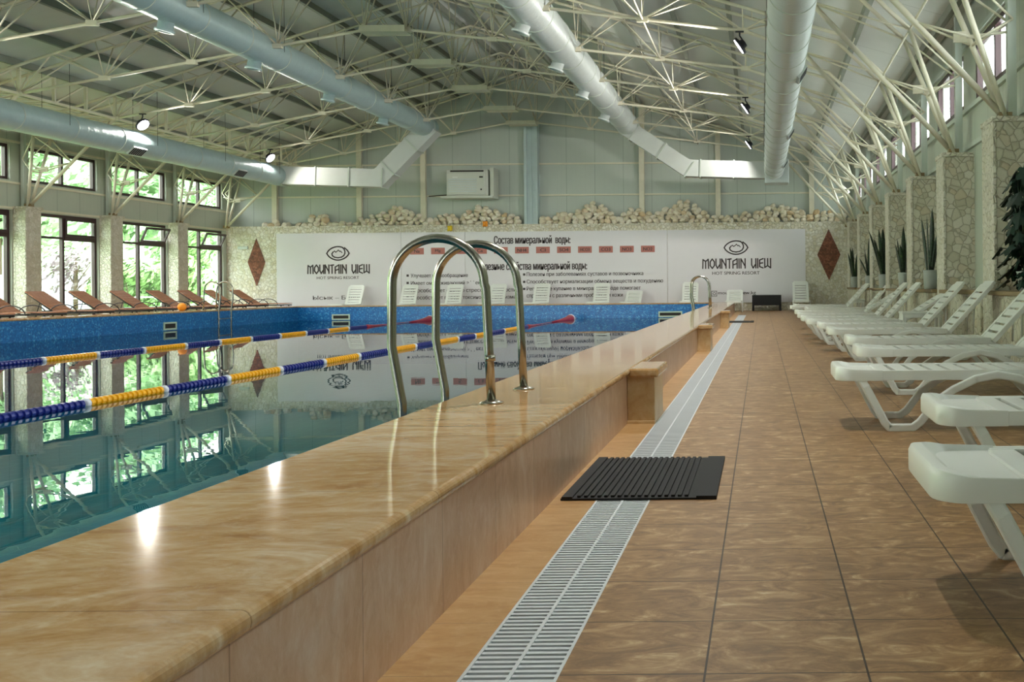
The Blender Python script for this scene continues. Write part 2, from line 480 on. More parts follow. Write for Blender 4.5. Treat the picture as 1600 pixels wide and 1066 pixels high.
# ------------------------------------------------------------------ pillars
ordn = ['first', 'second', 'third', 'fourth', 'fifth', 'sixth', 'seventh', 'eighth']
for k, g in enumerate(GRID[:8]):
    if g > 12:
        t = thing('stone_pillar', 'flagstone clad pillar on the right wall, %s from the banner wall' % ordn[k], 'pillar', (3.5, g, 0), 0, 'right wall pillars')
        MB().box((-.3, -.33, 0), (.32, .33, 3.2)).build('pillar_shaft', M['flag'], t, .015)
        b = MB(); b.box((-.345, -.345, 0), (-.3, .345, 3.22)); b.build('side_stonework', M['split'], t, .01)
        MB().box((-.36, -.36, 3.2), (.32, .36, 3.27)).build('pillar_cap', M['split'], t, .01)
        MB().bar((.0, 0, 3.27), (.0, 0, 5.7), .12, .12).build('post', M['steelpaint'], t)
for k, g in enumerate(GRID[:6]):
    t = thing('stone_pillar', 'pebble clad pillar between the left windows, %s from the banner wall' % ordn[k], 'pillar', (-21.15, g, 0), 0, 'left wall pillars')
    MB().box((-.2, -.31, 0), (.18, .31, 3.38)).build('pillar_shaft', M['split'], t, .02)
    MB().box((-.2, -.35, 3.38), (.22, .35, 3.45)).build('pillar_cap', M['split'], t, .01)
    MB().bar((-.1, 0, 3.45), (-.1, 0, 5.8), .1, .1).build('post', M['steelpaint'], t)

# ------------------------------------------------------------------ roof trusses
def ztop(x): return roofz(x)-.25
BLn = [(-18.6, 5.98), (-16.45, 6.36), (-14.25, 6.74), (-12.1, 7.12), (-9.92, 7.5)]
BRn = [(-8.85, 7.5), (-6.7, 7.24), (-4.6, 6.97), (-2.5, 6.71), (-.35, 6.45), (.9, 6.0)]
PR, PL = (3.4, 3.3), (-21.1, 3.47)
def build_truss(label):
    t = thing('roof_truss', label, 'truss', (0, GRID[0], 0), 0, 'roof trusses')
    ch = MB()
    ch.tube([(x, 0, z) for x, z in BLn+BRn], .038, 6).build('bottom_chord', M['truss'], t)
    for s in (-1, 1):
        b = MB(); b.tube([(-20.7, s*.35, 5.45), (-20.2, s*.35, ztop(-20.2)), (RX, s*.35, ztop(RX)), (1.7, s*.35, ztop(1.7)), (2.6, s*.35, 5.4)], .04, 6)
        b.build('top_chord', M['truss'], t)
    b = MB()
    b.box((-9.95, -.22, 7.42), (-8.82, .22, 7.47)).box((-9.95, -.24, 7.40), (-8.82, -.2, 7.56)).box((-9.95, .2, 7.40), (-8.82, .24, 7.56))
    b.build('ridge_plate', M['truss'], t)
    nodes = BLn+BRn
    for i, (x, z) in enumerate(nodes):
        b = MB()
        tx = []
        if i > 0: tx.append((x+nodes[i-1][0])/2)
        else: tx.append(x-1.0)
        if i < len(nodes)-1: tx.append((x+nodes[i+1][0])/2)
        for q in tx:
            for s in (-1, 1): b.tube([(x, 0, z), (q, s*.35, ztop(q))], .02, 5)
        for s in (-1, 1): b.tube([(x, 0, z), (x, s*.35, ztop(x))], .016, 5)
        b.box((x-.12, -.05, z-.06), (x+.12, .05, z+.05))
        b.build('web_node', M['truss'], t)
    q = -19.6
    while q < 2:
        MB().tube([(q, -.35, ztop(q)), (q, .35, ztop(q))], .014, 5).build('chord_tie', M['truss'], t); q += 1.08
    for (px, pz), (kx, kz), (bx, bz), sgn in ((PR, (2.6, 5.4), (.9, 6.0), 1), (PL, (-20.7, 5.45), (-18.6, 5.98), -1)):
        MB().tube([(px, 0, pz), (bx, 0, bz)], .048, 7).build('knee_strut', M['truss'], t)
        for s in (-1, 1):
            MB().tube([(px, s*.05, pz), (kx, s*.35, kz)], .042, 7).build('knee_strut', M['truss'], t)
        m = MB()
        mid = (px+(bx-px)*.5, pz+(bz-pz)*.5); kk = (px+(kx-px)*.5, pz+(kz-pz)*.5)
        for s in (-1, 1):
            m.tube([(mid[0], 0, mid[1]), (kk[0], s*.2, kk[1])], .018, 5)
            m.tube([(kx, s*.35, kz), (px+sgn*.1, s*.1, pz+1.35)], .018, 5)
            m.tube([(bx, 0, bz), (kx, s*.35, kz)], .02, 5)
            m.tube([(mid[0], 0, mid[1]), (kx, s*.35, kz)], .02, 5)
            m.tube([(px+sgn*.1, s*.1, pz+1.35), (kk[0], s*.2, kk[1])], .018, 5)
        m.tube([(kk[0], -.22, kk[1]), (kk[0], .22, kk[1])], .018, 5)
        m.tube([(kx, -.35, kz), (kx, .35, kz)], .02, 5)
        m.build('knee_bracing', M['truss'], t)
        gx, gz = (mid[0]*.25+kk[0]*.75, mid[1]*.25+kk[1]*.75)
        MB().box((gx-.09, -.02, gz-.07), (gx+.09, .02, gz+.08)).tube([(gx, 0, gz), (px+sgn*.1, 0, pz+1.2)], .022, 6).build('gusset_plate', M['truss'], t)
        MB().box((px-.09, -.08, pz-.03), (px+.09, .08, pz+.07)).build('foot_plate', M['ledge'], t)
    return t
names8 = ['first in front of the banner wall', 'second from the banner wall', 'third from the banner wall', 'fourth from the banner wall', 'fifth from the banner wall', 'sixth from the banner wall', 'seventh from the banner wall', 'eighth from the banner wall']
tr = build_truss('cream lattice roof truss spanning the hall, '+names8[0])
for k in range(1, 8): dup(tr, (0, GRID[k], 0), 'cream lattice roof truss spanning the hall, '+names8[k])
dup(tr, (0, 39.15, 0), 'cream lattice roof truss set directly against the gable wall')

# edge truss over the left duct and long ties
t = thing('edge_truss', 'long cream lattice girder running above the left wall duct', 'truss', (-18.6, 0, 0))
b = MB(); b.bar((0, 8, 5.98), (0, 39.9, 5.98), .07, .06).bar((0, 8, 6.68), (0, 39.9, 6.68), .07, .06); b.build('girder_chords', M['truss'], t)
b = MB(); y = 39.7
while y > 8.5:
    b.bar((0, y, 5.98), (0, y, 6.68), .08, .05, (0,1,0)); b.bar((0, y-1.2, 5.98), (0, y, 6.68), .04, .04); y -= 1.233
b.build('girder_lattice', M['truss'], t)
b = MB(); y = 39.7
while y > 8.5:
    b.tube([(0, y, 5.98), (-1.4, y-.6, roofz(-20)-.25)], .016, 5); b.tube([(0, y-1.2, 5.98), (-1.4, y-.6, roofz(-20)-.25)], .016, 5); y -= 1.233
b.build('girder_stays', M['truss'], t)
for (x, z, lab) in ((-2.5, 6.71, 'cream tie tube running lengthwise between the third and right round ducts'),):
    o = MB().tube([(x, 8, z), (x, 39.9, z)], .022, 7).build('tie_tube', M['truss']); tag(o, lab, 'tube')
o = MB().tube([(2.6, 8, 5.4), (2.6, 39.9, 5.4)], .018, 6).build('tie_tube', M['truss']); tag(o, 'thin cream tie tube joining the knees of the trusses on the right', 'tube')

# ------------------------------------------------------------------ ducts
def round_duct(label, x, z, r, y0, y1, mat, nozzles=(), grilles=(), step=1.9):
    t = thing('round_duct', label, 'duct', (x, 0, z))
    b = MB(); pts = []; rs = []; y = y0
    while y < y1: pts.append((0, y, 0)); rs.append(r); y += step
    pts.append((0, y1, 0)); rs.append(r)
    b.tube(pts, rs, 28); b.build('duct_tube', mat, t)
    y = y0+step*.5
    while y < y1:
        rb = MB(); rb.tube([(r*1.005*math.cos(a*PI/14), y, r*1.005*math.sin(a*PI/14)) for a in range(28)], .014, 5, closed=True)
        rb.build('seam_ring', M['steelpaint'], t); y += step
    for (ny, ang) in nozzles:
        Mx = Matrix.Translation((r*.8*math.sin(ang), ny, -r*.8*math.cos(ang))) @ Matrix.Rotation(-ang, 4, 'Y') @ Matrix.Rotation(PI, 4, 'X')
        MB().lathe([(.16, 0), (.16, .2), (.2, .22), (.2, .27), (.15, .27), (.13, .2)], 16, Mx).build('nozzle', mat, t)
    for (ny, ang) in grilles:
        Mx = Matrix.Translation((r*.97*math.sin(ang), ny, -r*.97*math.cos(ang))) @ Matrix.Rotation(-ang, 4, 'Y')
        g_ = MB().box((-.14, -.3, -.05), (.14, .3, .03), Mx).build('grille', M['duct_white'], t)
        gb = MB()
        for i in range(7): gb.box((-.12, -.28+i*.085, -.058), (.12, -.23+i*.085, -.05), Mx)
        gb.build('grille_slats', M['black'], g_)
    # hangers
    hb = MB(); y = y0+3.0
    zz = roofz(x)-z-.1
    while y < y1:
        hb.tube([(-r, y, 0), (-r, y, zz)], .006, 4).tube([(r, y, 0), (r, y, zz)], .006, 4); y += 3.7
    hb.build('hanger_rods', M['darkmetal'], t)
    return t
round_duct('big round pale duct along the left wall above the windows', -18.1, 5.27, .36, 4, 37.7, M['galv'], (), ((28.4, -.75+1.5), (17.6, .7), (34, .8)))
round_duct('round blue grey duct hanging left of the ridge with spouts below', -12.6, 7.1, .39, 4, 37.7, M['galv'], tuple((y, -.2) for y in (21.2, 24.9, 29.2, 33.4, 17.5, 13.8)))
round_duct('round silver duct hanging right of the ridge with spouts below', -5.0, 7.1, .42, 4, 37.7, M['duct_white'], tuple((y, -.35) for y in (21.6, 25.3, 29, 33, 17.5, 13.8)))
DR = round_duct('thick round silver duct on the right dropping straight overhead', .5, 5.3, .37, 3, 36.9, M['duct_white'], (), ((19.3, 1.0), (26.8, 1.0), (12, 1.0), (33.5, 1.0)), 1.2)
M['connector'] = plain('square_duct_sheet', 'c8ccc8', .6, 0, .06)
def rect_duct(label, path, mat, hw=.33, yd=.33, yc=37.4):
    t = thing('rectangular_duct', label, 'duct', (path[0][0], yc, path[0][1]))
    o0 = Vector((path[0][0], 0, path[0][1]))
    P = [Vector((x, 0, z))-o0 for x, z in path]; b = MB(); vs = []
    for i, p in enumerate(P):
        if i == 0: d = (P[1]-p).normalized()
        elif i == len(P)-1: d = (p-P[i-1]).normalized()
        else: d = ((P[i+1]-p).normalized()+(p-P[i-1]).normalized()).normalized()
        nn = Vector((-d.z, 0, d.x)); k = 1.
        if 0 < i < len(P)-1: k = 1/max(.5, nn.dot(Vector((-(P[i+1]-p).normalized().z, 0, (P[i+1]-p).normalized().x))))
        vs += [p+nn*hw*k+Vector((0,-yd,0)), p-nn*hw*k+Vector((0,-yd,0)), p-nn*hw*k+Vector((0,yd,0)), p+nn*hw*k+Vector((0,yd,0))]
    fs = [(0,1,2,3), tuple(4*(len(P)-1)+k for k in (3,2,1,0))]
    for i in range(len(P)-1):
        for k in range(4): fs.append((4*i+k, 4*i+4+k, 4*i+4+(k+1) % 4, 4*i+(k+1) % 4))
    b.add(vs, fs); b.build('duct_run', mat, t)
    for i in range(len(P)-1):
        d = P[i+1]-P[i]; L = d.length; d.normalize(); nn = Vector((-d.z, 0, d.x)); k = 1
        for q in [.5+1.25*j for j in range(int((L-.3)//1.25)+1)]:
            c = P[i]+d*q; fb = MB()
            for s in (-1, 1):
                fb.bar(c+nn*s*(hw+.015)+Vector((0,-yd-.02,0)), c+nn*s*(hw+.015)+Vector((0,yd+.02,0)), .05, .03, d)
                fb.bar(c-nn*(hw+.02)+Vector((0,s*(yd+.015),0)), c+nn*(hw+.02)+Vector((0,s*(yd+.015),0)), .03, .05, d)
            fb.build('flange', M['steelpaint'], t)
    return t
rect_duct('square duct bending from the left wall duct up to the second duct', [(-18.4, 5.3), (-14.3, 5.15), (-12.35, 7.1)], M['connector'])
rect_duct('square duct bending from the third duct down to the right duct', [(-5.15, 7.05), (-2.75, 5.42), (.62, 5.3)], M['connector'], .31)
# end boxes
o = MB().box((-.45, -.45, -.45), (.45, .45, .45)).build('duct_end_box', M['duct_white'], DR, .03); o.location = (.1, 37.3, -.05)

# ------------------------------------------------------------------ lamps
LAMPS = []
def lamp(label, x, y, z, sgn, power):
    t = thing('high_bay_lamp', label, 'lamp', (x, y, z), 0, 'high bay lamps')
    nrm = Vector((sgn*.74, -.14 if sgn > 0 else .04, -.62 if sgn > 0 else -.52)).normalized()
    q = nrm.to_track_quat('Z', 'Y').to_matrix().to_4x4()
    c = Matrix.Translation((0, 0, -.32)) @ q
    MB().lathe([(.05, -.14), (.09, -.13), (.1, -.06), (.19, -.04), (.2, .0), (.19, .02)], 20, c).build('lamp_housing', M['lampblack'], t)
    MB().lathe([(.17, .021), (.165, .035), (.02, .04)], 20, c).build('lens', M['lens'], t)
    b = MB(); b.tube([(0, 0, 0), (0, 0, -.1), tuple(c @ Vector((0, 0, -.12)))], .018, 6); b.box((-.09, -.03, -.03), (.09, .03, 0)); b.build('bracket', M['lampblack'], t)
    ld = bpy.data.lights.new('lamp_light', 'SPOT'); ld.energy = power; ld.spot_size = math.radians(168); ld.spot_blend = .5; ld.shadow_soft_size = .07
    ld.color = (1, .97, .9) if sgn < 0 else (1, .95, .85)
    lo = bpy.data.objects.new('lamp_light', ld); C.objects.link(lo); lo.parent = t
    lo.matrix_local = Matrix.Translation(Vector((0, 0, -.32))+nrm*.08) @ (-nrm).to_track_quat('Z', 'Y').to_matrix().to_4x4()
    return t
pos = ['farthest', 'middle', 'nearest']
for i, y in enumerate((36.0, 28.6, 21.2, 13.8, 6.4)):
    a = pos[i] if i < 3 else 'out of frame'  # the last pairs are unseen lamps added for extra light
    lamp('black round lamp under the right truss ends, %s from the camera' % a if i < 3 else 'black round lamp under the right truss ends, unseen and added to brighten the hall', -.42, y-.08, 6.42, -1, 520 if i else 170)
    lamp('glowing round lamp above the left wall duct, %s from the camera' % a if i < 3 else 'glowing round lamp above the left wall duct, unseen and added to brighten the hall', -17.75, y-.08, 6.1, 1, 420 if i else 130)

# ------------------------------------------------------------------ pool
pool = thing('swimming_pool', 'long indoor pool with travertine rim and blue mosaic walls', 'pool', (0, 0, 0))
def P(mb, name, m, parent=None, bevel=0): return mb.build(name, m, parent or pool, bevel)
PN = -4.3
b = MB(); b.box((PXR, PN-.6, -1.75), (PXR+.06, PFY+.05, CT-.04)).box((PXL-.06, PN-.6, -1.75), (PXL, PFY+.05, CT-.04))
b.box((PXL, PFY, -1.75), (PXR, PFY+.06, CT-.04)).box((PXL, PN-.06, -1.75), (PXR, PN, CT-.04))
P(b, 'mosaic_wall', M['mosaic'])
P(MB().box((PXL, PN, -1.8), (PXR, PFY, -1.7)), 'pool_bottom', M['basin'])
def coping_prof(x0, x1, z1, th=.045, r=.02):
    pr = [(x0, z1-th)]
    for k in range(5): a = -PI/2+k*PI/8; pr.append((x1-r+r*math.cos(a), z1-th+r+r*math.sin(a)))
    for k in range(5): a = k*PI/8; pr.append((x1-r+r*math.cos(a), z1-r+r*math.sin(a)))
    pr.append((x0, z1)); return pr
b = MB(); pr = coping_prof(PXR-.02, -.962, CT); b.prism(pr, PN-.7, 36.25); P(b, 'coping', M['coping'])
b = MB(); b.box((-17.32, PN-.7, CT-.045), (PXL+.02, 36.25, CT)); P(b, 'coping', M['coping'], None, .012)
b = MB(); b.box((PXL+.021, PFY-.02, CT-.045), (PXR-.021, 36.25, CT)); P(b, 'coping', M['coping'], None, .012)
b = MB(); b.box((PXL+.021, PN-.7, CT-.045), (PXR-.021, PN+.02, CT)); P(b, 'coping', M['coping'], None, .012)
b = MB(); b.box((-1.02, PN-.65, 0), (-.988, 36.2, CT-.045)); P(b, 'cladding', M['clad'])
b = MB(); b.box((-17.29, 36.17, 0), (-.988, 36.2, CT-.045)).box((-17.3, PN-.65, 0), (-17.27, 36.2, CT-.045)); P(b, 'cladding', M['clad'])
for y in (7.24, 15.15, 23.5):
    pr_ = P(MB().box((-.988, y, 0), (-.787, y+.6, CT-.045)), 'pier', M['pier'], None, .006)
    b = MB().box((-.97, y-.05, CT-.06), (-.755, y+.65, CT+.003)); P(b, 'pier_cap', M['coping'], pr_, .015)
    P(MB().box((-.988, y-.03, 0), (-.785, y, .02)), 'pier_foot', M['pier'], pr_)
for (x0, x1) in ((519, 547), (1029, 1066)):
    a = W(x0, 497, PFY); c = W(x1, 497, PFY); f = .045; y = PFY
    b = MB(); b.box((a.x, y-.03, -.1), (c.x, y+.0, -.1+f)).box((a.x, y-.03, .1-f), (c.x, y, .1)).box((a.x, y-.03, -.1+f), (a.x+f, y, .1-f)).box((c.x-f, y-.03, -.1+f), (c.x, y, .1-f))
    s_ = P(b, 'skimmer', plain('skimmer_frame', 'b9cbb4', .4)); P(MB().box((a.x+f, y-.012, -.1+f), (c.x-f, y-.002, .1-f)), 'skimmer_flap', M['dark'], s_)
b = MB(); x = PXL; f = .045
b.box((x, 27.5, -.1), (x+.03, 28.1, -.1+f)).box((x, 27.5, .12-f), (x+.03, 28.1, .12)).box((x, 27.5, -.1+f), (x+.03, 27.5+f, .12-f)).box((x, 28.1-f, -.1+f), (x+.03, 28.1, .12-f))
s_ = P(b, 'skimmer', bpy.data.materials['skimmer_frame']); P(MB().box((x+.002, 27.5+f, -.1+f), (x+.012, 28.1-f, .12-f)), 'skimmer_flap', M['dark'], s_)

b = MB(); b.add([(PXL, PN, WZ), (PXR, PN, WZ), (PXR, PFY, WZ), (PXL, PFY, WZ)], [(0, 1, 2, 3)])
o = b.build('pool_water', M['water']); tag(o, 'still turquoise water filling the pool and mirroring the hall', 'water', kind='stuff')

# drain grate
t = thing('drain_grate', 'white slatted overflow drain strip running beside the pool wall', 'drain', (-.6575, 0, 0))
b = MB(); y = .6
while y < 33.55:
    b.box((-.122, y, -.022), (.122, y+.016, -.002)); y += .0325
b.build('grate_slats', M['grate'], t)
MB().box((-.005, .6, -.015), (.005, 33.55, .0005)).box((-.127, .6, -.03), (-.118, 33.6, 0)).box((.118, .6, -.03), (.127, 33.6, 0)).build('grate_spine', M['grate'], t)
MB().box((-.1275, Y0+2, -.12), (.1275, 33.6, -.07)).build('drain_channel', M['dark'], t)

# rubber mats
def mat_(label, y):
    t = thing('rubber_mat', label, 'mat', (-.585, y, 0))
    b = MB(); b.box((-.365, -.54, .001), (.365, .54, .01))
    b.build('mat_base', M['black'], t)
    b = MB()
    for i in range(17):
        x = -.29+i*.0315; b.box((x, -.52, .01), (x+.017, .52, .02))
    b.box((-.36, -.54, .01), (-.31, .54, .018)).box((.27, -.54, .01), (.365, .54, .018))
    b.build('mat_ribs', M['black'], t)
    return t
mat_('black ribbed rubber mat lying across the drain near the pool ladder', 5.18)
mat_('black rubber mat far away across the drain near the banner wall', 27.2)

# ------------------------------------------------------------------ pool ladders
def ladder(label, loc, rz, grip=True):
    t = thing('pool_ladder', label, 'ladder', loc, rz)      # local x: + is deck side, y: across
    for j, s in enumerate((-.35, .35)):
        b = MB(); pts = [(.26, s, 0)]
        r = .24; zt = .86-r; lean = -.025
        pts.append((.26+lean*.5, s, .3)); pts.append((.26+lean, s, zt-.02))
        for k in range(25):
            a = PI*k/24; pts.append((.012+lean+r*math.cos(a), s, zt+r*math.sin(a)))
        pts += [(-.232+lean, s, .3), (-.205, s, 0), (-.20, s, -1.3), (-.12, s, -1.4), (-.09, s, -1.4)]
        h = b.tube(pts, .0235, 14).build('handrail', M['steel'], t)
        MB().lathe([(.062, 0), (.062, .006), (.04, .012), (.026, .02)], 20, Matrix.Translation((.26, s, 0))).build('base_flange', M['steel'], h)
        if j == 0 and grip:
            MB().lathe([(.027, 0), (.027, .03)], 14, Matrix.Translation((.255, s, .22))).build('clamp_band', M['steel'], h)
    for z in (-.28, -.62, -.96):
        MB().box((-.25, -.34, z), (-.15, .34, z+.025)).build('step', M['steel'], t, .005)
    return t
ladder('large steel pool ladder arching over the near right rim', (-1.67, 5.51, CT), 0)
ladder('distant steel pool ladder at the far end of the right rim', (-1.67, 27.2, CT), 0, False)
ladder('distant steel pool ladder on the left rim by the wooden loungers', (-16.6, 30.3, CT), PI, False)

# ------------------------------------------------------------------ lane ropes
def rope(label, x, joints, first, red0, red1):
    t = thing('lane_rope', label, 'lane rope', (x, 0, WZ+.02))
    MB().tube([(0, PN, 0), (0, PFY, 0)], .008, 6).build('cord', M['rope_red'], t)
    colr = first
    for a, c in zip(joints[:-1], joints[1:]):
        b = MB(); pr = []; n_ = 15; L = c-a-.06
        for i in range(n_):
            z = i*L/n_
            pr += [(.03, z), (.046, z+.004), (.046, z+L/n_*.55), (.03, z+L/n_*.6)]
        Mx = Matrix.Translation((0, a+.03, 0)) @ Matrix.Rotation(-PI/2, 4, 'X')
        b.lathe(pr, 12, Mx, False).build('float_string', M['rope_blue' if colr else 'rope_yellow'], t)
        MB().lathe([(.03, 0), (.05, .005), (.05, .05), (.03, .055)], 12, Matrix.Translation((0, a-.03, 0)) @ Matrix.Rotation(-PI/2, 4, 'X')).build('end_collar', M['rope_white'], t)
        colr = not colr
    Mx = Matrix.Translation((0, joints[-1], 0)) @ Matrix.Rotation(-PI/2, 4, 'X')
    MB().lathe([(.05, 0), (.052, .06), (.022, .6), (.012, 1.6), (.011, red0-joints[-1])], 12, Mx).build('tail_cone', M['rope_red'], t)
    Mx = Matrix.Translation((0, red0, 0)) @ Matrix.Rotation(-PI/2, 4, 'X')
    L = red1-red0
    MB().lathe([(.012, 0), (.035, L*.35), (.085, L*.72), (.14, L*.93), (.13, L)], 14, Mx).build('end_funnel', M['rope_red'], t)
    MB().lathe([(.15, 0), (.158, .02), (.15, .07), (.1, .1)], 14, Matrix.Translation((0, red1-.05, 0)) @ Matrix.Rotation(-PI/2, 4, 'X')).build('funnel_lip', M['rope_white'], t)
j1 = [16.0-1.3*k for k in range(10)][::-1]+[17.3, 18.6, 19.95, 21.2, 22.5, 23.85, 25.2, 26.5, 27.8, 29.1]
# the segment that starts at 14.7 is blue
rope('blue and yellow lane rope nearer the left windows', -11.6, j1, (len([q for q in j1 if q < 15.9]) % 2 == 1), 32.6, 34.7)
j2 = [9.73-1.3*k for k in range(8)][::-1]+[11.0, 12.3, 13.65, 15.0, 16.3, 17.65, 18.95, 20.25, 21.6, 22.9, 24.2, 25.5, 26.8, 28.1]
rope('blue and yellow lane rope nearer the right rim', -6.64, j2, (len([q for q in j2 if q < 9.7]) % 2 == 1), 31.3, 34.5)

# ------------------------------------------------------------------ banner wall things
BY = SW-.03
ban = thing('banner', 'wide white banner board with resort logos and Russian text', 'banner', (0, 0, 0))
Z1 = 3.24
ex = [W(px, 420, BY).x for px in (432, 627, 727, 1043, 1259)]
for i in range(4):
    MB().box((ex[i]+.006, BY, .32), (ex[i+1]-.006, SW-.002, Z1)).build('board', M['panelboard'], ban)
TY = BY-.004
def lettering(txt, x0, x1, y0, y1, bold=.0, m=None, name='lettering', parent=None):
    """text fitted to a measured rectangle of the board (top y0, bottom y1)"""
    cu = bpy.data.curves.new('t', 'FONT'); cu.body = txt; cu.size = 1; cu.resolution_u = 3
    ob = bpy.data.objects.new('t', cu); C.objects.link(ob)
    dg = bpy.context.evaluated_depsgraph_get(); dg.update()
    me = bpy.data.meshes.new_from_object(ob.evaluated_get(dg))
    bpy.data.objects.remove(ob); bpy.data.curves.remove(cu)
    if not me.vertices: return None
    xs = [v.co.x for v in me.vertices]; ys_ = [v.co.y for v in me.vertices]
    a = W(x0, y0, TY); c = W(x1, y1, TY); xm = (x0+x1)/2
    X0, X1 = W(x0, (y0+y1)/2, TY).x, W(x1, (y0+y1)/2, TY).x
    Zt, Zb = W(xm, y0, TY).z, W(xm, y1, TY).z
    for v in me.vertices:
        v.co = Vector((X0+(v.co.x-min(xs))/(max(xs)-min(xs))*(X1-X0), TY, Zb+(v.co.y-min(ys_))/(max(ys_)-min(ys_))*(Zt-Zb)))
    vs = [v.co.copy() for v in me.vertices]; fs = [tuple(p.vertices) for p in me.polygons]
    bpy.data.meshes.remove(me); mb = MB(); H_ = Zt-Zb
    for dx in ((-1, 0, 1) if bold else (0,)): mb.add([v+Vector((dx*bold*H_*1.6, dx*.0004, 0)) for v in vs], fs)
    me = bpy.data.meshes.new(name); me.from_pydata(mb.v, [], mb.f)
    me.materials.append(m or M['ink'])
    o = bpy.data.objects.new(name, me); C.objects.link(o); o.parent = parent or ban
    return o
def ribbon(b, pts, w):
    for p, q in zip(pts[:-1], pts[1:]):
        p = Vector((p[0], TY, p[1])); q = Vector((q[0], TY, q[1])); d = (q-p)
        if d.length < 1e-5: continue
        d.normalize(); e = d*w*.35
        b.bar(p-e, q+e, w, .006, (0, 1, 0))
GL = {'M': (1.25, [[(0,0),(.05,.95),(.5,.75),(.5,0)], [(.5,.75),(.95,.98),(1,0)]]),
      'O': (.9, [[(.5,1),(1,.7),(1,.3),(.5,0),(0,.3),(0,.7),(.5,1)]]),
      'U': (.9, [[(0,1),(0,.35),(.35,0),(1,.45)], [(1,1),(1,0)]]),
      'N': (.9, [[(0,0),(0,1),(1,.2)], [(1,1),(1,0)]]),
      'T': (.8, [[(0,.95),(1,1)], [(.5,1),(.5,0)]]),
      'A': (.9, [[(0,0),(0,.75),(1,1),(1,0)], [(0,.35),(1,.5)]]),
      'I': (.12, [[(.5,1),(.5,0)]]), 'E': (.75, [[(1,1),(0,.85),(0,.15),(1,0)], [(0,.5),(.9,.55)]]),
      'W': (1.25, [[(0,1),(0,.05),(.5,.25),(.5,1)], [(.5,.25),(1,.0),(1,1)]]), ' ': (.7, [])}
def logo(cx, ytop, ybot, x0, x1, ey, ew, eh, sub):
    b = MB(); word = 'MOUNTAIN UIEW'
    tot = sum(GL[c][0]+.35 for c in word)-.35; X0 = W(x0, (ytop+ybot)/2, TY).x; X1 = W(x1, (ytop+ybot)/2, TY).x
    Zt, Zb = W(cx, ytop, TY).z, W(cx, ybot, TY).z; k = (X1-X0)/tot; x = X0
    for c in word:
        w_, st = GL[c]
        for s in st: ribbon(b, [(x+p[0]*w_*k, Zb+p[1]*(Zt-Zb)) for p in s], .05)
        x += (w_+.35)*k
    b.build('lettering', M['ink'], ban)
    c = W(cx, ey, TY); sc = BY/F; a = ew*sc/2; h = eh*sc/2
    e = MB(); w = .05
    def q_(ps): return [(c.x+a*p, c.z+h*q) for p, q in ps]
    up = [(-1+1.4*i/12, (1-(-1+1.4*i/12)**2)**.75) for i in range(13)]
    lo = [(-1+2*i/16, -(max(0, 1-(-1+2*i/16)**2))**.75) for i in range(17)]
    ribbon(e, q_(up+[(.55,.62),(.62,.3),(.62,-.02),(.52,-.35),(.3,-.58),(.0,-.66),(-.3,-.58),(-.5,-.34),(-.54,-.05),(-.44,.18)]), w)
    ribbon(e, q_(lo), w)
    ribbon(e, q_([(1,0),(.85,.42),(.7,.66),(.58,.82)]), w)
    ribbon(e, q_([(-.44,.18),(-.3,.36),(-.2,.16),(-.08,.3),(.04,.5),(.16,.26),(.24,.34),(.36,.08)]), w*.65)
    e.build('eye_logo', M['ink'], ban)
    lettering('HOT SPRING RESORT', *sub)
logo(528, 414, 427.3, 481, 577, 396, 35, 21, (495, 561, 432, 436.3, .01))
logo(1150, 404.6, 419.2, 1098, 1204, 387, 37, 21, (1113, 1187, 424.3, 429.2, .01))
lettering('Ысык – Булак', 489, 567, 462, 470, .01)
lettering('Состав минеральной  воды:', 772, 891, 368, 384, .018)
lettering('Полезные свойства минеральной воды:', 746, 917, 409, 425, .018)
for i, el in enumerate(['Na', 'Mg', 'K', 'Ca', 'Fe', 'NH4', 'Cl', 'SO4', 'HCO3', 'CO3', 'NO3', 'NO2']):
    px = 651.5+32.8*i; py = 390.5-(px-848)*.010
    c0 = W(px-10.8, py-4.8, TY); c1 = W(px+10.8, py+5.2, TY)
    MB().box((c0.x, TY-.001, c1.z), (c1.x, BY, c0.z)).build('element_tag', M['inkred'], ban)
    TYs = TY; TY = TY-.003
    wdt = 4.2 if len(el) == 2 else (2 if len(el) == 1 else 7)
    lettering(el, px-wdt, px+wdt, py-2.4, py+2.8, .02)
    TY = TYs
for i, (tx, x1, yy) in enumerate([('Улучшает кровообращение', 731, 431), ('Имеет омолаживающий эффект', 754, 442.5), ('Способствует снятию стресса и усталости', 806, 454), ('Способствует выводу токсинов из организма', 806, 465)]):
    lettering(tx, 642, x1, yy-3.6, yy+4, .012)
    p = W(637, yy, TY); MB().box((p.x-.045, TY-.002, p.z-.04), (p.x+.045, BY, p.z+.05)).build('bullet', M['ink'], ban)
for i, (tx, x0, x1, yy) in enumerate([('Полезен при заболеваниях суставов и позвоночника', 823, 1005, 428.5), ('Способствует нормализации обмена веществ и похудению', 823, 1036, 440), ('Регулярное купание в минеральной воде помогает', 823, 1001, 451), ('справиться с различными проблемами кожи', 823, 973, 462)]):
    lettering(tx, x0, x1, yy-3.8, yy+4, .012)
    if i < 3:
        p = W(819, yy+.6, TY); MB().box((p.x-.045, TY-.002, p.z-.045), (p.x+.045, BY, p.z+.045)).build('bullet', M['ink'], ban)
lettering('mountainview.kg', 1122, 1181, 455, 461.5, .01)
c = W(1116, 459, TY); b = MB(); s_ = .1
ribbon(b, [(c.x-s_, c.z-s_), (c.x+s_, c.z-s_), (c.x+s_, c.z+s_), (c.x-s_, c.z+s_), (c.x-s_, c.z-s_)], .022)
ribbon(b, [(c.x+.05*math.cos(k*PI/6), c.z+.05*math.sin(k*PI/6)) for k in range(13)], .02)
b.build('camera_icon', M['ink'], ban)

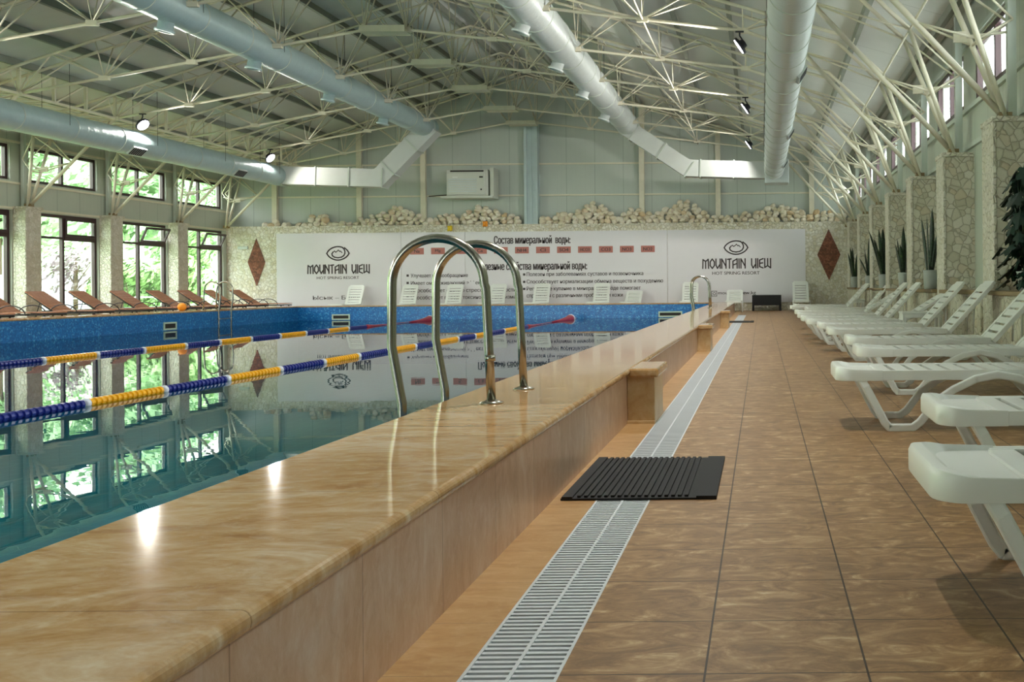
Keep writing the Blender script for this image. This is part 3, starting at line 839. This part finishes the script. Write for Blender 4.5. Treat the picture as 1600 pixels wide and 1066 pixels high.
# diamonds
for (cx, cy, hw, hh, lab) in ((401, 410, 13.5, 37, 'brown mosaic diamond on the stone wall left of the banner'), (1295, 398, 18, 40, 'brown mosaic diamond on the stone wall right of the banner')):
    c = W(cx, cy, SW); k = SW/F
    b = MB(); b.prism([(-hw*k, 0), (0, -hh*k), (hw*k, 0), (0, hh*k)], -.03, 0)
    o = b.build('wall_diamond', M['diamond']); o.location = (c.x, SW-.0, c.z); tag(o, lab, 'wall decoration', 'mosaic diamonds')

# air conditioner
c = W(733, 285, 39.4); k = 39.4/F
t = thing('air_conditioner', 'pale grey air conditioner box on a shelf high on the gable wall', 'air conditioner', (c.x, 39.55, c.z))
MB().box((-.86, -.3, -.56), (.78, .3, .5)).build('casing', M['ac'], t, .04)
MB().box((-.84, -.34, -.52), (.66, -.3, .36)).build('front_panel', M['ac'], t, .02)
b = MB()
for i in range(6): b.box((-.76, -.37, -.4+i*.095), (.35, -.34, -.355+i*.095))
b.build('louvre', M['duct_white'], t)
MB().box((-.7, -.31, .4), (.62, -.295, .46)).build('air_slot', M['dark'], t)
MB().box((.46, -.35, .16), (.6, -.34, .22)).box((.5, -.35, -.33), (.56, -.34, -.27)).build('control_marks', M['dark'], t)
MB().box((-.6, -.35, .16), (-.4, -.34, .2)).build('badge', M['white'], t)
MB().box((-1.05, -.42, -.64), (1.0, .5, -.565)).box((.86, -.25, -.56), (1.0, .5, .56)).build('shelf_frame', M['ac'], t)
# cable junctions beside it
o = MB().tube([W(670, 307, YB-.1), W(683, 306, YB-.1), W(699, 305, YB-.1)], .02, 6).build('wall_cable', M['darkmetal']); tag(o, 'short dark cable left of the air conditioner on the gable wall', 'cable')
c = W(380, 387.5, SW); o = MB().box((-.2, -.06, -.06), (.2, 0, .06)).build('junction_box', M['steelpaint'], None, .01); o.location = (c.x, SW, c.z); tag(o, 'small grey box on the stone wall left of the left diamond', 'box')
for (px, py, m, lab) in ((703, 357, 'yellow', 'small yellow ornament hanging at the stone ledge'), (758, 350, 'orange', 'small orange ornament lying on the stone ledge')):
    c = W(px, py, SW-.08); b = MB()
    for q in range(5):
        a = q*2*PI/5; b.lathe([(.01, -.09), (.05, -.03), (.055, .03), (.01, .09)], 8, Matrix.Translation((.05*math.cos(a), 0, .06*math.sin(a))) @ Matrix.Rotation(a, 4, 'Y'))
    o = b.build('ornament', M[m]); o.location = c; tag(o, lab, 'ornament')

# ------------------------------------------------------------------ rubble heaps
import bmesh
def rock_mesh(seed):
    r = random.Random(seed); bm = bmesh.new(); bmesh.ops.create_icosphere(bm, subdivisions=2, radius=1)
    pl = [(Vector((r.gauss(0,1), r.gauss(0,1), r.gauss(0,1))).normalized(), r.uniform(.55, .85)) for _ in range(9)]
    for v in bm.verts:
        for nn, d in pl:
            k = v.co.dot(nn)
            if k > d: v.co -= nn*(k-d)
        v.co *= r.uniform(.97, 1.03)
    me = bpy.data.meshes.new('rock'); bm.to_mesh(me); bm.free(); me.materials.append(M['rock']); return me
rocks = [rock_mesh(100+i) for i in range(8)]
prof = [(372,356),(400,352),(430,343),(452,351),(470,347),(498,331),(520,344),(535,348),(560,342),(600,328),(620,319),(640,328),(665,340),(690,334),(705,333),(716,341),(745,319),(775,329),(795,332),(820,340),(845,341),(870,333),(900,327),(925,315),(945,322),(955,332),(970,335),(990,322),(1010,333),(1030,328),(1050,318),(1070,312),(1090,322),(1115,335),(1140,338),(1160,327),(1175,335),(1195,322),(1210,315),(1240,322),(1270,333),(1290,325),(1310,332),(1335,340)]
PR_ = [(W(px, py, 39.75).x, W(px, py, 39.75).z) for px, py in prof]
def heap(x):
    for (x0, z0), (x1, z1) in zip(PR_[:-1], PR_[1:]):
        if x0 <= x <= x1: return z0+(z1-z0)*(x-x0)/(x1-x0)
    return 3.6
pts = []
x = PR_[0][0]+.1
zb = 3.53
row = 0
zz = zb+.08
while zz < 4.6:
    x = PR_[0][0]+.05+(.12 if row % 2 else 0)
    while x < PR_[-1][0]-.05:
        hx = heap(x)
        if zz < hx-.03 and not (-9.66 < x < -8.76):
            pts.append((x+R.uniform(-.04, .04), zz+R.uniform(-.03, .03), row))
        x += .27+R.uniform(-.03, .03)
    zz += .15; row += 1
R.shuffle(pts)
pts.sort(key=lambda p: -p[1]*0)
front = pts[:300]; rest = pts[300:]
for i, (x, z, rw) in enumerate(front):
    o = bpy.data.objects.new('limestone_rock', rocks[i % 8]); C.objects.link(o)
    s = R.uniform(.125, .165); o.location = (x, min(YB-.2, SW+.14+rw*.045+R.uniform(-.03, .03)), z)
    o.scale = (s*R.uniform(.9, 1.25), s, s*R.uniform(.65, .9)); o.rotation_euler = (R.uniform(-.5, .5), R.uniform(-.5, .5), R.uniform(0, 6))
    tag(o, 'cream limestone rock in the heaps along the ledge above the banner', 'rock', 'limestone rocks on the ledge')
b = MB(); i = 0
allr = [(x, SW+.12+rw*.04, z) for x, z, rw in rest]+[(x+R.uniform(-.08,.08), SW+.33+R.uniform(-.03,.05), z-.1) for x, z, rw in pts]
for (x, y, z) in allr:
    y = min(y, YB-.2); x = min(x, XR-.2)
    if z < zb+.05: z = zb+.08
    me = rocks[i % 8]; i += 1; s = R.uniform(.1, .15)
    Mx = Matrix.Translation((x, y, z)) @ Matrix.Rotation(R.uniform(0, 6), 4, 'Z') @ Matrix.Diagonal((s*1.1, s, s*.8, 1))
    b.add([Mx @ v.co for v in me.vertices], [tuple(p.vertices) for p in me.polygons])
o = b.build('rubble', M['rockcore']); tag(o, 'smaller cream rubble filling the heaps on the ledge', 'rubble', kind='stuff')

# ------------------------------------------------------------------ white plastic loungers
def lounger_parts(t, ang, seatL=1.55, backL=.9, w=.63, zs=.40):
    hw = w/2
    # seat: rounded tray with transverse slots
    b = MB(); th = .022
    b.box((.32, -hw, zs-.056), (seatL, -hw+.03, zs+.011)).box((.32, hw-.03, zs-.056), (seatL, hw, zs+.011))
    # rounded foot end
    pr = []
    for k in range(9):
        a = PI/2+k*PI/8
        pr.append((.1+.1*math.cos(a)*1.0, (hw-.1)*(1 if math.sin(a) > 0 else -1)+.1*math.sin(a) if abs(math.sin(a)) > 1e-6 else 0))
    outline = [(.32, hw)]
    for k in range(7): a = PI/2+k*PI/12; outline.append((.11+.11*math.cos(a), hw-.11+.11*math.sin(a)))
    for k in range(7): a = PI+k*PI/12; outline.append((.11+.11*math.cos(a), -hw+.11+.11*math.sin(a)))
    outline.append((.32, -hw))
    n_ = len(outline)
    def ring(sc, z): return [Vector((.32+(x_-.32)*sc, y_*(.9+.1*sc) if sc < 1 else y_, z+(.026*max(0, 1-x_/.15) if z > zs-.02 and sc > .8 else 0))) for x_, y_ in outline]
    rg = [ring(.985, zs-.058), ring(1, zs-.05), ring(1, zs-.008), ring(.97, zs+.012), ring(.85, zs+.014), ring(.7, zs-.004)]
    vs = [v for r_ in rg for v in r_]; fs = []
    for i in range(len(rg)-1):
        for k in range(n_-1): fs.append((i*n_+k, i*n_+k+1, (i+1)*n_+k+1, (i+1)*n_+k))
    fs.append(tuple((len(rg)-1)*n_+k for k in range(n_)))
    fs = [f[::-1] for f in fs]
    b.add(vs, fs, True)
    # slats with gaps
    x = .29; pit = .1285
    while x < seatL-.03:
        x1 = min(x+pit-.034, seatL)
        b.box((x, -hw+.06, zs-.045), (x1, hw-.06, zs+.008)); x += pit
    b.box((.3, -hw+.03, zs-.03), (seatL, -hw+.06, zs+.009)).box((.3, hw-.06, zs-.03), (seatL, hw-.03, zs+.009))
    b.box((.27, -.03, zs-.075), (seatL, .03, zs-.046))
    b.build('seat', M['white'], t, .006)
    # backrest
    b = MB(); Mx = Matrix.Translation((seatL+.01, 0, zs-.02)) @ Matrix.Rotation(-ang, 4, 'Y')
    b.box((0, -hw, -.05), (backL-.06, -hw+.09, .0), Mx).box((0, hw-.09, -.05), (backL-.06, hw, .0), Mx)
    b.box((backL-.12, -hw+.09, -.04), (backL-.06, hw-.09, .0), Mx).box((backL-.06, -hw+.05, -.045), (backL, hw-.05, -.004), Mx)
    x = 0.02
    while x < backL-.14:
        b.box((x, -hw+.09, -.022), (x+.085, hw-.09, -.004), Mx); x += .115
    b.build('backrest', M['white'], t, .006)
    if ang > .15:
        for s in (-1, 1):
            p = Mx @ Vector((.5, s*(hw-.12), -.04)); MB().tube([p, (p.x-.02, s*(hw-.12), zs-.06)], .012, 6).build('back_prop', M['white'], t)
    # side frames: foot leg, runner, arch, rear leg
    for s in (-1, 1):
        y = s*(hw+.006)
        pts = [(.17, y-s*.032, zs-.04), (.205, y-s*.02, zs-.10), (.33, y, .06), (.36, y, .024), (.52, y, .024), (.57, y, .06), (.68, y, .2), (.80, y, .28), (.95, y, .35), (1.1, y, .378), (1.25, y, .35), (1.38, y, .28), (1.48, y, .18), (1.6, y, .05), (1.64, y, .022), (1.78, y, .022), (1.84, y, .06), (1.9, y, .16)]
        fb = MB()
        for p, q in zip(pts[:-1], pts[1:]): d_ = (Vector(q)-Vector(p)).normalized()*.012; fb.bar(Vector(p)-d_, Vector(q)+d_, .036, .055, (0,0,1) if abs(p[2]-q[2]) < abs(p[0]-q[0]) else (1,0,0))
        fb.build('leg_frame', M['white'], t, .01)
    if ang < .9:
        b = MB()
        for s in (-1, 1): b.bar((seatL, s*(hw-.05), zs-.05), (1.9, s*(hw-.05), .2), .03, .05)
        b.build('rear_rail', M['white'], t)
_lcache = {}
def white_lounger(label, x, y, rz, ang, group):
    key = round(ang, 2)
    if key not in _lcache:
        t = thing('sun_lounger', label, 'sun lounger', (x, y, 0), rz, group); lounger_parts(t, ang); _lcache[key] = t
        return t
    t = dup(_lcache[key], (x, y, 0), label, rz); t['group'] = group; return t
a47, a25 = math.radians(47), math.radians(31)
Ls = [(2.96, .51, a47, 'nearest white lounger at the lower right with the floor empty before it'),
      (4.56, .81, a47, 'second white lounger from the camera, its foot end cut by the frame side'),
      (6.75, .50, a47, 'white lounger sticking out furthest into the aisle, third from the camera'),
      (8.95, .86, a47, 'fourth white lounger from the camera on the right'),
      (10.75, .93, a47, 'fifth white lounger from the camera on the right'),
      (12.95, .87, a47, 'sixth white lounger from the camera on the right'),
      (14.75, .84, a47, 'seventh white lounger from the camera on the right'),
      (16.5, .75, a25, 'eighth white lounger on the right with a low reclined back'),
      (18.05, .72, a47, 'ninth white lounger from the camera on the right'),
      (19.7, .72, a47, 'tenth white lounger from the camera on the right'),
      (22.3, .75, a25, 'eleventh white lounger on the right with a low reclined back'),
      (25.2, 1.1, a47, 'twelfth white lounger from the camera on the right'),
      (27.2, .78, a47, 'thirteenth white lounger from the camera on the right'),
      (29.4, .95, a47, 'fourteenth white lounger on the right, last before the banner wall')]
for y, x, a, lab in Ls: white_lounger(lab, x, y+.315, 0, a, 'white loungers along the right wall')
a60 = math.radians(60)
far = [(552, a60, 'beside the words under the left logo'), (637, a60, 'left of the near ladder arch'), (708, a60, 'inside the near ladder arches'), (776, a60, 'right of the near ladder arches'), (845, a60, 'under the middle bullet lines'), (939, a60, 'under the right bullet lines'), (990, a25, 'with its back lowered, left of the right ladder'), (1078, a60, 'directly behind the far right ladder'), (1148, a25, 'with its back lowered, beside the black table'), (1251, a60, 'right of the black table')]
for px, a, w_ in far:
    x = (px-PX)/F*38.9
    white_lounger('white lounger against the banner wall '+w_, x, 39.35-(2.1 if a == a60 else 2.35), PI/2, a, 'white loungers under the banner')

# small white side tables
def side_table(label, x, y, w, d, h):
    t = thing('side_table', label, 'table', (x, y, 0), 0, 'white side tables')
    MB().box((-w/2, -d/2, h-.035), (w/2, d/2, h)).box((-w/2+.01, -d/2+.01, h-.14), (-w/2+.03, d/2-.01, h-.035)).box((-w/2+.03, -d/2+.01, h-.1), (w/2-.03, -d/2+.03, h-.035)).build('table_top', M['white'], t, .008)
    for sx in (-1, 1):
        for sy in (-1, 1): MB().box((sx*(w/2-.04)-.025, sy*(d/2-.04)-.025, 0), (sx*(w/2-.04)+.025, sy*(d/2-.04)+.025, h-.035)).build('leg', M['white'], t, .006)
side_table('white plastic side table between the seventh and eighth loungers', 2.55, 15.95, .65, .45, .56)
side_table('white plastic side table between the far loungers by the last pillars', 2.75, 28.5, .4, .5, .58)
# black low table by the banner
c = W(1198, 480, 39.0)
t = thing('black_table', 'low black table standing by the wall under the right logo', 'table', (c.x, 39.0, 0))
MB().box((-.57, -.3, .22), (.57, .3, .62)).build('table_body', M['black'], t, .01)
for sx in (-1, 1):
    for sy in (-1, 1): MB().box((sx*.53-.04, sy*.26-.04, 0), (sx*.53+.04, sy*.26+.04, .22)).build('leg', M['black'], t)

# ------------------------------------------------------------------ wooden loungers on the left
def wood_lounger(t):
    hw = .34; b = MB(); x = 0
    while x < 1.2: b.box((x, -hw, .46), (x+.085, hw, .485)); x += .1
    b.build('seat_slats', M['wood'], t)
    b = MB(); Mx = Matrix.Translation((1.22, 0, .47)) @ Matrix.Rotation(-math.radians(33), 4, 'Y'); x = 0
    while x < .92: b.box((x, -hw, -.012), (x+.085, hw, .013), Mx); x += .1
    b.build('back_slats', M['wood'], t)
    b = MB()
    for s in (-1, 1):
        b.bar((0, s*(hw-.03), .41), (1.9, s*(hw-.03), .41), .03, .035)
        p = Mx @ Vector((.98, s*(hw-.03), -.03)); b.bar((1.22, s*(hw-.03), .41), p, .03, .03)
        b.tube([(.6+.0, s*(hw+.02), .41)]+[(.95-.38*math.cos(k*PI/10), s*(hw+.02), .41+.24*math.sin(k*PI/10)) for k in range(11)], .014, 6)
        q = Mx @ Vector((.5, s*(hw-.05), -.03)); b.tube([q, (q.x+.1, s*(hw-.05), .41)], .012, 6)
    b.build('iron_frame', M['darkmetal'], t)
    for sx in (.12, 1.75):
        for s in (-1, 1): MB().bar((sx, s*(hw-.03), .41), (sx+(.06 if sx > 1 else -.05), s*(hw-.03), 0), .03, .03).build('leg', M['darkmetal'], t)
wd = [37.9, 36.1, 34.5, 32.8, 31.0, 29.2, 27.4, 25.5, 23.7]
t = thing('wooden_lounger', 'wooden slatted lounger on the left deck, first from the banner wall', 'sun lounger', (-18.1, wd[0], 0), PI, 'wooden loungers on the left deck')
wood_lounger(t)
onm = ordn+['ninth']
for i, y in enumerate(wd[1:]): dup(t, (-18.1, y, 0), 'wooden slatted lounger on the left deck, %s from the banner wall' % onm[i+1], PI+R.uniform(-.05, .05))

# orange ball on the left rim
o = MB().lathe([(.12*math.sin(PI*k/12)+.0005, -.12*math.cos(PI*k/12)) for k in range(13)], 20).build('ball', M['orange']); o.location = (-16.95, 29.0, CT+.12)
tag(o, 'orange ball resting on the left pool rim near the distant ladder', 'ball')

# ------------------------------------------------------------------ planters and plants on the right
for k in range(0, 7):
    g1 = GRID[k]; g0 = GRID[k+1] if k+1 < len(GRID) else g1-3.7
    ya, yb = g0+.36, g1-.36
    if yb < 9: continue
    t = thing('stone_planter', 'low stone planter ledge on the right, in bay %s from the banner wall' % ordn[k], 'planter', (3.4, (ya+yb)/2, 0), 0, 'stone planter ledges')
    L = (yb-ya)/2
    MB().box((-.28, -L, 0), (.29, L, .84)).build('stone_front', M['flag'], t, .02)
    MB().box((-.34, -L, .84), (.29, L, .9)).build('top_slab', M['ledge'], t, .01)
def snake_plant(label, x, y, h, seed, n_=9, spread=.18):
    r = random.Random(seed)
    t = thing('snake_plant', label, 'plant', (x, y, .9), 0, 'snake plants on the ledge')
    MB().lathe([(.12, 0), (.125, .02), (.14, .34), (.145, .37), (.13, .37), (.12, .34)], 20).build('pot', M['pot'], t)
    MB().lathe([(.001, .335), (.12, .335), (.12, .345), (.001, .35)], 16).build('soil', M['soil'], t)
    b = MB()
    for i in range(n_):
        a = r.uniform(0, 2*PI); hh = h*r.uniform(.45, 1.) if i else h
        lean = r.uniform(.2, 1.)*spread*1.5 if i else .03
        base = Vector((.06*math.cos(a), .06*math.sin(a), .33)); tip = base+Vector((lean*math.cos(a), lean*math.sin(a), hh-.0))
        side = Vector((-math.sin(a+r.uniform(-.9,.9)), math.cos(a), 0)).normalized(); out = Vector((math.cos(a), math.sin(a), 0))
        vs = []; nseg = 7
        for k in range(nseg+1):
            f = k/nseg; w_ = .05*(.6+1.2*f)*(1-f**3)+.002 if f < .98 else .002
            c = base.lerp(tip, f)+out*(lean*.3*(f*f-f)); vs += [c-side*w_, c+out*.012*(1-f), c+side*w_, c-out*.006*(1-f)]
        fs = []
        for k in range(nseg):
            for q in range(4): fs.append((4*k+q, 4*k+(q+1) % 4, 4*k+4+(q+1) % 4, 4*k+4+q))
        b.add(vs, fs, True)
    b.build('leaves', M['snake'], t)
snake_plant('snake plant in a pale pot, nearest and tallest of the ledge row', 3.3, 19.4, 1.25, 1, 8)
snake_plant('snake plant in a pot on the ledge, second nearest', 3.32, 23.1, 1.1, 2, 9)
snake_plant('bushy snake plant in a pale pot on the ledge, third nearest', 3.3, 26.8, 1.3, 3, 14, .26)
snake_plant('snake plant on the ledge, fourth nearest', 3.32, 30.5, 1.2, 4, 9)
snake_plant('spreading snake plant at the end of the ledge by the brown diamond', 3.2, 34.2, 1.05, 5, 11, .3)

def monstera(label, loc):
    r = random.Random(5)
    t = thing('monstera_plant', label, 'plant', loc)
    MB().lathe([(.1, 0), (.13, .22), (.14, .24), (.12, .24), (.11, .2)], 20).build('pot', M['pot'], t)
    st = MB(); lv = MB()
    for i in range(90):
        a = r.uniform(0, 2*PI); el = r.uniform(.02, 1.0); rr = r.uniform(.1, .38)*(1.1-el*.4); h = .05+1.45*el
        c = Vector((rr*math.cos(a)*.9, rr*math.sin(a)*1.2, h)); base = Vector((0, 0, .2))
        mid = base.lerp(c, .6)+Vector((0, 0, .12)); st.tube([base, mid, c], .008, 5)
        n3 = Vector((math.cos(a)*.7, math.sin(a)*.7, r.uniform(.2, .9))).normalized(); L = r.uniform(.08, .14)
        d = Vector((math.cos(a), math.sin(a), -r.uniform(.4, 1.2))); d = (d-n3*d.dot(n3)).normalized(); s = n3.cross(d)
        out = []
        for k in range(21):
            f = k/20; th = PI*2*f
            rad = L*(1-.25*math.cos(th))*(1 if k % 3 else .62)
            if k in (0, 20): rad = L*.3
            out.append(c+d*(L*.45)-d*(rad*math.cos(th)*1.05)+s*(rad*math.sin(th)*.9)-n3*(.25*rad*abs(math.sin(th))))
        cc = c+d*(L*.45)
        vs = [cc]+out; fs = [(0, k+1, k+2) for k in range(20)]
        lv.add(vs, fs, False)
        lv.add([v-n3*.004 for v in vs], [f[::-1] for f in fs], False)
    st.build('stems', M['snake'], t); lv.build('leaves', M['monstera'], t)
monstera('large dark monstera plant at the right edge before the nearest pillar', (3.22, 12.0, .9))

# ------------------------------------------------------------------ outdoors
b = MB(); b.box((-75, -40, -.5), (-21.7, 80, -.25)); struct('ground_left', b, M['grass'])
b = MB(); nx, ny = 24, 40
vs = []
for i in range(nx+1):
    for j in range(ny+1):
        x = -33-2.2*i; y = -30+3.4*j
        z = -.3+i*.95*min(1, i/6+.3)+.8*math.sin(i*1.3+j*.9)+.6*math.sin(j*1.7-i*.5)
        vs.append((x, y, z if i else -.4))
fs = [(i*(ny+1)+j, i*(ny+1)+j+1, (i+1)*(ny+1)+j+1, (i+1)*(ny+1)+j) for i in range(nx) for j in range(ny)]
b.add(vs, fs, True); struct('hillside', b, M['hill'])
# fence
t = thing('sheet_fence', 'pale grey sheet fence seen through the left windows', 'fence', (-28.5, 0, -.25))
MB().box((0, 20, 0), (.05, 43, 1.9)).build('fence_sheets', M['fence'], t)
b = MB()
for y in range(20, 44, 3): MB().box((.05, y, 0), (.13, y+.08, 2.0)).build('fence_post', M['darkmetal'], t)
b = MB(); b.bar((-24.6, 5, .75), (-24.6, 46, .75), .04, .04).bar((-24.6, 5, .35), (-24.6, 46, .35), .03, .03)
t = thing('garden_railing', 'low pale railing along the lawn outside the left windows', 'railing', (0, 0, 0)); b.build('rails', M['white'], t)
for y in range(6, 46, 3): MB().bar((-24.6, y, -.25), (-24.6, y, .8), .04, .04).build('railing_post', M['white'], t)

def leafy(label, cat, name, loc, rx, rz_, h0, n_, m, seed, ls=.16):
    r = random.Random(seed); t = thing(name, label, cat, loc)
    b = MB()
    cl = [(Vector((r.uniform(-.6, .6)*rx, r.uniform(-.6, .6)*rx, h0+rz_+r.uniform(-.6, .6)*rz_)), r.uniform(.35, .6)) for _ in range(12)]
    for i in range(n_):
        c0, k = r.choice(cl); v = Vector((r.gauss(0,1), r.gauss(0,1), r.gauss(0,1))).normalized()
        c = c0+Vector((v.x*rx*k, v.y*rx*k, v.z*rz_*k))*r.uniform(.7, 1.)
        if c.z < .05: continue
        n3 = (v+Vector((r.uniform(-.6,.6), r.uniform(-.6,.6), r.uniform(-.2,.8)))).normalized(); a = n3.orthogonal().normalized(); d = n3.cross(a)
        l = ls*r.uniform(.6, 1.3)
        b.add([c-a*l, c-d*l*.45, c+a*l, c+d*l*.45], [(0,1,2,3)])
    b.build('foliage', m, t)
    s = MB(); s.tube([(0,0,0), (.05, 0, h0+rz_*.6), (0, .05, h0+rz_*1.3)], [.09, .06, .02], 7)
    for _ in range(5):
        a = r.uniform(0, 6.28); s.tube([(0,0,h0+rz_*r.uniform(.1,.6)), (rx*.6*math.cos(a), rx*.6*math.sin(a), h0+rz_*r.uniform(.8,1.4))], [.035, .012], 5)
    s.build('trunk', M['bark'], t)
    return t
leafy('round green bush outside the third bay window', 'shrub', 'garden_shrub', (-25.6, 40.2, -.25), 1.5, 1.3, .1, 2600, M['leaf'], 11)
leafy('purple leaved small tree outside the second bay window', 'tree', 'garden_tree', (-25.4, 36.7, -.25), 1.2, 1.1, 1.1, 520, M['leafpurple'], 12, .1)
leafy('narrow green tree outside the bay beside the banner wall', 'tree', 'garden_tree', (-26.2, 45.3, -.25), 1.0, 1.8, .5, 2200, M['leaf'], 13)
leafy('tall pale green tree on the lawn, nearest outside the left windows', 'tree', 'garden_tree', (-31.5, 41.0, -.3), 3.0, 3.6, 2.6, 4200, M['leaf2'], 14, .24)
leafy('tall pale green tree behind the fence outside the left windows', 'tree', 'garden_tree', (-32, 49, -.3), 3.4, 3.8, 2.6, 4200, M['leaf2'], 15, .24)
leafy('tall pale green tree on the hillside foot, furthest along the wall', 'tree', 'garden_tree', (-33, 58, -.3), 3.2, 3.0, 2.4, 3200, M['leaf2'], 16, .26)

# ------------------------------------------------------------------ light
w = bpy.data.worlds.new('sky'); bpy.context.scene.world = w; w.use_nodes = True
nt = w.node_tree; bg = nt.nodes['Background']; bg.inputs[0].default_value = (.93, .97, 1., 1); bg.inputs[1].default_value = 7.0
sc = bpy.context.scene
cam = bpy.data.cameras.new('camera'); co = bpy.data.objects.new('camera', cam); C.objects.link(co)
cam.sensor_width = 36; cam.lens = 36*F/1600; cam.shift_x = (800-PX)/1600; cam.shift_y = (PY-533)/1600
cam.clip_start = .05; cam.clip_end = 500
co.location = (0, 0, 1); co.rotation_euler = (PI/2, ROLL, 0); sc.camera = co
sc.view_settings.view_transform = 'Standard'; sc.view_settings.look = 'None'; sc.view_settings.gamma = 1
sc.view_settings.use_curve_mapping = False; sc.view_settings.exposure = .9
sc.cycles.max_bounces = 10; sc.cycles.diffuse_bounces = 5; sc.cycles.glossy_bounces = 4; sc.cycles.transparent_max_bounces = 12
sc.cycles.use_denoising = True; sc.cycles.sample_clamp_indirect = 8
